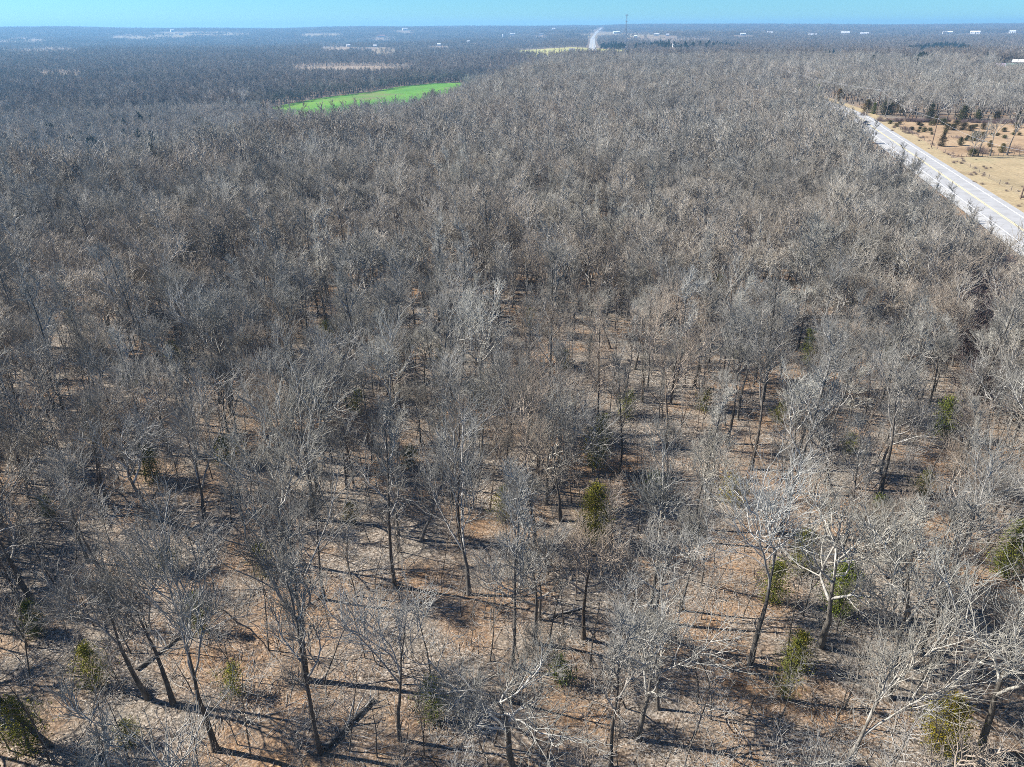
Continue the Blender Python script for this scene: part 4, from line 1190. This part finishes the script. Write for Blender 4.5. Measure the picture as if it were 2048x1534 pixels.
# ------------------------------------------------------------------ fences
def fence(pts, label):
    e = link('wire_fence', None, None, (pts[0][0], pts[0][1], hz(*pts[0])), None, label, 'fence')
    o = np.array([pts[0][0], pts[0][1], hz(*pts[0])])
    pm = MB().tube(np.array([[0, 0, -0.3], [0, 0, 1.3]]), np.array([0.07, 0.06]), 6).add([[0.06 * math.cos(i * 1.0472), 0.06 * math.sin(i * 1.0472), 1.3] for i in range(6)], [[0, 1, 2, 3], [0, 3, 4, 5]]).mesh('post', [M['post_wood']])
    T = []
    for p in pts:
        q = link('post', pm, e, np.array([p[0], p[1], hz(*p)]) - o)
        T.append([p[0] - o[0], p[1] - o[1], hz(*p) - o[2]])
    T = np.array(T)
    for hgt in (0.45, 0.8, 1.15):
        link('wire', MB().tube(T + np.array([0, 0, hgt]), np.full(len(T), 0.008), 3).mesh('wire', [M['wire']]), e)
fence([ROAD[i] + ROAD_N[i] * 10.5 for i in range(len(ROAD)) if 70 < ROAD[i, 1] < 330], 'wire fence on dark wooden posts along the verge')
A_, B_ = at(1922, 314.5), at(2100, 307)
fence([A_ + (B_ - A_) * t for t in np.linspace(0, 1, 18)], 'wire fence between the tan field and the pasture')

# ------------------------------------------------------------------ utility poles and wires
def pole(px_, py_, h_, lab, arm=True, rz=0.0):
    p = at(px_, py_); z = hz(*p)
    e = link('utility_pole', None, None, (p[0], p[1], z), rz, lab, 'pole', 'poles along the road')
    link('shaft', MB().tube(np.array([[0, 0, -0.5], [0, 0, h_ * 0.5], [0, 0, h_]]), np.array([0.17, 0.145, 0.12]), 8).mesh('shaft', [M['pole_wood']]), e)
    if arm:
        link('crossarm', MB().box((0, 0.14, h_ - 0.5), (2.4, 0.11, 0.13)).mesh('crossarm', [M['pole_wood']], False), e)
    im = MB().tube(np.array([[0, 0, 0], [0, 0, 0.1], [0, 0, 0.24]]), np.array([0.03, 0.075, 0.04]), 6).mesh('insulator', [M['white_plastic']])
    for xo in ((-1.1, 0.0, 1.1) if arm else (0.0,)):
        link('insulator', im, e, (xo, 0.14 if arm else 0, (h_ - 0.43) if xo else (h_ if not arm else h_ - 0.43)))
    return np.array([p[0], p[1], z + h_ - 0.1])
t1 = pole(1862, 296, 9.0, 'slim dark utility pole beside the pointed field cedar', False)
t2 = pole(1752, 231, 10.5, 'pale utility pole with a crossarm at the road bend', True, 0.9)
t3 = pole(2040, 400, 10.5, 'utility pole at the picture edge by the roadside fence', False)
t4 = pole(1539, 162, 10.5, 'distant utility pole over the trees past the bend', True, 0.6)
def wire(a, b, sag, lab, off=(0, 0, 0)):
    t = np.linspace(0, 1, 14)[:, None]
    P = np.array(a)[None] * (1 - t) + np.array(b)[None] * t + np.array(off)
    P[:, 2] -= sag * 4 * (t * (1 - t))[:, 0]
    o = P[0].copy()
    link('power_line', MB().tube(P - o, np.full(14, 0.022), 4).mesh('power_line', [M['wire']]), None, o, None, lab, 'wire', 'wires of the roadside line')
wire(t1, t2, 1.4, 'wire sagging between the slim dark pole and the crossarm pole')
wire(t2, t4, 1.8, 'wire from the crossarm pole towards the distant pole', (0.6, 0.4, 0.1))
wire(t2, t4, 2.2, 'second, lower wire from the crossarm pole to the distant pole', (-0.6, -0.4, 0.1))
wire(t1, t3, 1.4, 'wire from the slim dark pole to the pole at the edge')
wire(t2, at_pt(2200, 235) if False else np.array([t2[0] + 120, t2[1] - 10, t2[2] - 1]), 1.8, 'wire running off over the tan field from the crossarm pole')

# ------------------------------------------------------------------ car on the road
def car():
    i = int(np.argmin(np.abs(np.array([project(q[0], q[1], hz(*q))[1] for q in ROAD[:120]]) - 249) + (ROAD[:120, 1] < 100) * 999))
    p = ROAD[i] + ROAD_N[i] * -1.9
    th = math.atan2(_rt[i, 1], _rt[i, 0])
    e = link('car', None, None, (p[0], p[1], hz(*ROAD[i]) + 0.28), th + math.pi, 'dark blue car on the pale road behind the roadside twigs', 'car')
    prof = [(-2.25, 0.35), (-2.28, 0.75), (-2.1, 0.98), (-1.55, 1.02), (-0.95, 1.42), (0.55, 1.45), (1.15, 1.0), (2.1, 0.85), (2.28, 0.65), (2.25, 0.35)]
    n = len(prof)
    v = []
    for sx, k in ((-1, 1), (1, 1)):
        for x, z in prof:
            wv = 0.9 if z < 1.03 else 0.68
            v.append([x, sx * wv, z])
    q = [[i, i + 1, n + i + 1, n + i] for i in range(n - 1)] + [[n - 1, 0, n, 2 * n - 1]]
    mb = MB().add(v, q)
    side = [[0, 1, 2, 9], [2, 7, 8, 9], [2, 3, 6, 7], [3, 4, 5, 6]]
    mb.q.append(np.array(side)); mb.qm.append(np.zeros(4, int))
    mb.q.append(np.array([[a + n for a in r[::-1]] for r in side])); mb.qm.append(np.zeros(4, int))
    link('body', mb.mesh('body', [M['car_paint']], False), e)
    for s in (-1, 1):
        link('side_window', MB().add([[-1.35, s * 0.895, 1.06], [0.95, s * 0.895, 1.06], [0.5, s * 0.70, 1.40], [-0.9, s * 0.70, 1.40]], [[0, 1, 2, 3]]).mesh('side_window', [M['glass']], False), e)
    link('windscreen', MB().add([[1.17, -0.78, 1.02], [1.17, 0.78, 1.02], [0.60, 0.62, 1.44], [0.60, -0.62, 1.44]], [[0, 1, 2, 3]]).mesh('windscreen', [M['glass']], False), e)
    link('rear_window', MB().add([[-1.52, -0.78, 1.07], [-1.52, 0.78, 1.07], [-1.0, 0.62, 1.42], [-1.0, -0.62, 1.42]], [[0, 1, 2, 3]]).mesh('rear_window', [M['glass']], False), e)
    ty = MB().tube(np.array([[0, -0.11, 0], [0, 0.11, 0]]), np.array([0.33, 0.33]), 16)
    a = np.arange(16) * math.pi / 8
    for s in (-0.11, 0.11):
        ty.add(np.concatenate([np.column_stack([0.33 * np.cos(a), np.full(16, s), 0.33 * np.sin(a)]), np.column_stack([0.2 * np.cos(a), np.full(16, s), 0.2 * np.sin(a)])]), [[j, (j + 1) % 16, 16 + (j + 1) % 16, 16 + j] for j in range(16)])
    tm = ty.mesh('tyre', [M['rubber']])
    rm = MB().tube(np.array([[0, -0.1, 0], [0, -0.05, 0], [0, 0.05, 0], [0, 0.1, 0]]), np.array([0.04, 0.2, 0.2, 0.04]), 12).mesh('rim', [M['rim']])
    for x in (-1.4, 1.4):
        for s in (-1, 1):
            wl = link('wheel', tm, e, (x, s * 0.82, 0.33)); link('rim', rm, wl)
    for s in (-1, 1):
        link('headlight', MB().box((2.24, s * 0.62, 0.70), (0.1, 0.36, 0.14)).mesh('headlight', [M['lamp']], False), e)
        link('tail_light', MB().box((-2.25, s * 0.66, 0.80), (0.1, 0.3, 0.16)).mesh('tail_light', [M['tail']], False), e)
car()

# ------------------------------------------------------------------ blue barrel and white bucket, fallen logs
def barrel():
    p = at(631, 763)
    e = link('barrel', None, None, (p[0], p[1], hz(*p)), 0.0, 'blue plastic barrel standing among the trees', 'barrel')
    zz = [0, 0.02, 0.28, 0.31, 0.34, 0.60, 0.63, 0.66, 0.86, 0.90]
    rr_ = [0.27, 0.285, 0.29, 0.31, 0.29, 0.29, 0.31, 0.29, 0.285, 0.26]
    link('drum', MB().tube(np.array([[0, 0, z] for z in zz]), np.array(rr_), 20).mesh('drum', [M['blue_plastic']]), e)
    link('lid', MB().tube(np.array([[0, 0, 0.895], [0, 0, 0.92], [0, 0, 0.921]]), np.array([0.275, 0.275, 0.01]), 20).mesh('lid', [M['blue_plastic']]), e)
    q = at(622, 769)
    link('bucket', MB().tube(np.array([[0, 0, 0], [0, 0, 0.001], [0, 0, 0.33], [0, 0, 0.36], [0, 0, 0.34], [0, 0, 0.05]]), np.array([0.01, 0.13, 0.15, 0.16, 0.14, 0.01]), 16).mesh('bucket', [M['white_plastic']]), None, (q[0], q[1], hz(*q)), 0, 'white bucket at the foot of the blue barrel', 'bucket')
barrel()
def log(a, b, r, lab):
    A = np.array([*a, hz(*a) + r * 0.8]); B = np.array([*b, hz(*b) + r * 0.6])
    t = np.linspace(0, 1, 9)[:, None]
    P = A * (1 - t) + B * t + np.cumsum(rngs.normal(0, 0.03, (9, 3)), 0) * np.array([1, 1, 0.1])
    o = P[0].copy(); o[2] -= r
    e = link('fallen_log', None, None, o, None, lab, 'log')
    link('trunk', MB().tube(P - o, np.linspace(r, r * 0.55, 9), 8).mesh('trunk', [M['trunk']]), e)
    end = np.array([[0, 0, 0]] + [[0, 0, 0]] * 0)
    st, d, ln, rr_ = kids(rngs, (P - o)[None], np.linspace(r, r * 0.55, 9)[None], np.array([2.4]), 4, 0.4, 0.95, 0.6, 1.0, 0.7, 0.5)
    d[:, 2] = np.abs(d[:, 2])
    P1, R1 = grow(rngs, st, d, np.clip(ln, 0.4, 1.6), rr_, rr_ * 0.4, 5, 0.15, 0.05)
    for k in range(len(P1)):
        link('branch_stub', MB().tube(P1[k:k + 1], R1[k:k + 1], 5).mesh('branch_stub', [M['limb']]), e)
log(at(648, 1500), at(749, 1398), 0.17, 'dark fallen log lying slantwise in front of the spreading oak')
log(at(273, 1342), at(364, 1274), 0.13, 'fallen log lying behind the thick dark oak')
log(at(1095, 1240), at(1165, 1215), 0.12, 'short fallen log left of the broad pale-crowned tree')

# ------------------------------------------------------------------ radio mast
def mast():
    p = at(1250, 94.5); z = hz(*p)
    D_ = math.hypot(*p); top = CAM_Z + (ray(1250, 28)[2]) * D_
    H_ = top - z
    e = link('radio_mast', None, None, (p[0], p[1], z), 0.2, 'thin dark lattice radio mast rising above the skyline', 'mast')
    L3 = [(math.cos(a), math.sin(a)) for a in (0.5, 0.5 + 2.094, 0.5 + 4.189)]
    w0, w1 = 2.4, 0.9
    for x, y in L3:
        link('leg', MB().tube(np.array([[x * w0, y * w0, -0.5], [x * w1, y * w1, H_]]), np.array([0.34, 0.26]), 6).mesh('leg', [M['steel']]), e)
    nb = 18
    br = MB()
    for i in range(nb):
        za, zb = H_ * i / nb, H_ * (i + 1) / nb
        wa = w0 + (w1 - w0) * i / nb; wb = w0 + (w1 - w0) * (i + 1) / nb
        for j in range(3):
            x0, y0 = L3[j]; x1, y1 = L3[(j + 1) % 3]
            a_, b_ = ((x0, y0), (x1, y1)) if i % 2 else ((x1, y1), (x0, y0))
            br.tube(np.array([[a_[0] * wa, a_[1] * wa, za], [b_[0] * wb, b_[1] * wb, zb]]), np.array([0.10, 0.10]), 4)
            br.tube(np.array([[x0 * wa, y0 * wa, za], [x1 * wa, y1 * wa, za]]), np.array([0.09, 0.09]), 4)
    link('bracing', br.mesh('bracing', [M['steel']]), e)
    for hf, wd, ph in ((0.965, 3.4, 3.2), (0.78, 2.4, 2.0)):
        ring = MB()
        a = np.linspace(0, 2 * math.pi, 13)
        ring.tube(np.column_stack([wd * np.cos(a), wd * np.sin(a), np.full(13, H_ * hf)]), np.full(13, 0.13), 5)
        for x, y in L3:
            ring.tube(np.array([[0, 0, H_ * hf], [x * wd, y * wd, H_ * hf]]), np.array([0.13, 0.13]), 4)
        pf = link('platform', ring.mesh('platform', [M['steel']]), e)
        pm = MB().box((0, 0, 0), (0.55, 0.25, ph)).mesh('antenna', [M['panel']], False)
        for i in range(9):
            an = i * 2 * math.pi / 9
            q = link('antenna', pm, pf, (wd * math.cos(an), wd * math.sin(an), H_ * hf), an + math.pi / 2)
    link('lightning_rod', MB().tube(np.array([[0, 0, H_], [0, 0, H_ + 2.5]]), np.array([0.07, 0.04]), 5).mesh('lightning_rod', [M['steel']]), e)
mast()

# ------------------------------------------------------------------ far buildings
def building(i):
    px_, py_, kd, wm, rm, lab = BUILD[i]
    p = SITES[i]; d = float(np.hypot(*p)); z = hz(*p)
    L_ = np.clip((9 if kd == 'barn' else 5.5) * d / F_PX, 11, 75)
    if 'long' in lab: L_ = min(L_ * 1.5, 90)
    W_ = L_ * (0.34 if kd == 'barn' else 0.62); Hh = np.clip(2.6 * d / F_PX, 3.0, 9.0); Rh = min(W_ * 0.28, 5.0)
    e = link(kd, None, None, (p[0], p[1], z), random.uniform(-0.25, 0.25) - math.atan2(p[0], p[1]), lab, 'building', 'far farm and town buildings')
    mb = MB().box((0, 0, Hh / 2 - 1), (L_, W_, Hh + 2))
    v = [[-L_ / 2, -W_ / 2, Hh], [-L_ / 2, W_ / 2, Hh], [-L_ / 2, 0, Hh + Rh], [L_ / 2, -W_ / 2, Hh], [L_ / 2, W_ / 2, Hh], [L_ / 2, 0, Hh + Rh]]
    mb.add(v, None, [[0, 2, 1], [3, 4, 5]])
    link('wall', mb.mesh('wall', [M[wm]], False), e)
    o_ = 0.05 * W_; t_ = 0.25
    rf = MB()
    for s in (-1, 1):
        a = np.array([[-L_ / 2 - o_, s * (W_ / 2 + o_), Hh - 0.25], [L_ / 2 + o_, s * (W_ / 2 + o_), Hh - 0.25], [L_ / 2 + o_, 0, Hh + Rh + 0.05], [-L_ / 2 - o_, 0, Hh + Rh + 0.05]])
        b = a + np.array([0, 0, t_])
        rf.add(np.concatenate([a, b]), [[0, 1, 2, 3], [7, 6, 5, 4], [0, 4, 5, 1], [1, 5, 6, 2], [2, 6, 7, 3], [3, 7, 4, 0]])
    link('roof', rf.mesh('roof', [M[rm]], False), e)
    dw = min(4.0, L_ * 0.12)
    link('door', MB().box((L_ * 0.08, -W_ / 2 - 0.04, Hh * 0.36), (dw, 0.1, Hh * 0.72)).mesh('door', [M['dark']], False), e)
    nw = 4
    wmesh = MB().box((0, 0, 0), (L_ * 0.07, 0.1, Hh * 0.28)).mesh('window', [M['dark']], False)
    for x in (-0.36, -0.2, 0.25, 0.38):
        link('window', wmesh, e, (x * L_, -W_ / 2 - 0.04, Hh * 0.58))
for i in range(len(BUILD)):
    building(i)
p = at(1006, 76, 8.0)
e = link('silo', None, None, (p[0], p[1], hz(*p)), 0, 'slim white silo standing over the woods', 'silo')
hs = 22.0
link('tank', MB().tube(np.array([[0, 0, -1], [0, 0, hs]]), np.array([2.6, 2.6]), 16).mesh('tank', [M['white_wall']]), e)
link('dome', MB().tube(np.array([[0, 0, hs], [0, 0, hs + 1.2], [0, 0, hs + 2.0], [0, 0, hs + 2.3]]), np.array([2.75, 2.3, 1.3, 0.05]), 16).mesh('dome', [M['white_roof']]), e)

# ------------------------------------------------------------------ haze
def haze():
    mb = MB().box((0, 0, -6), (17200, 17200, 172))
    me = mb.mesh('haze', [], False)
    m = bpy.data.materials.new('haze air'); m.use_nodes = True
    t = m.node_tree; t.nodes.clear()
    v = N(t, 'ShaderNodeVolumePrincipled')
    v.inputs['Color'].default_value = (0.32, 0.66, 1.0, 1)
    v.inputs['Density'].default_value = 0.00016
    v.inputs['Anisotropy'].default_value = 0.15
    o = N(t, 'ShaderNodeOutputMaterial')
    t.links.new(v.outputs[0], o.inputs['Volume'])
    me.materials.append(m)
    return link('haze', me, kind='stuff', label='thin blue winter haze over the far country')
haze()
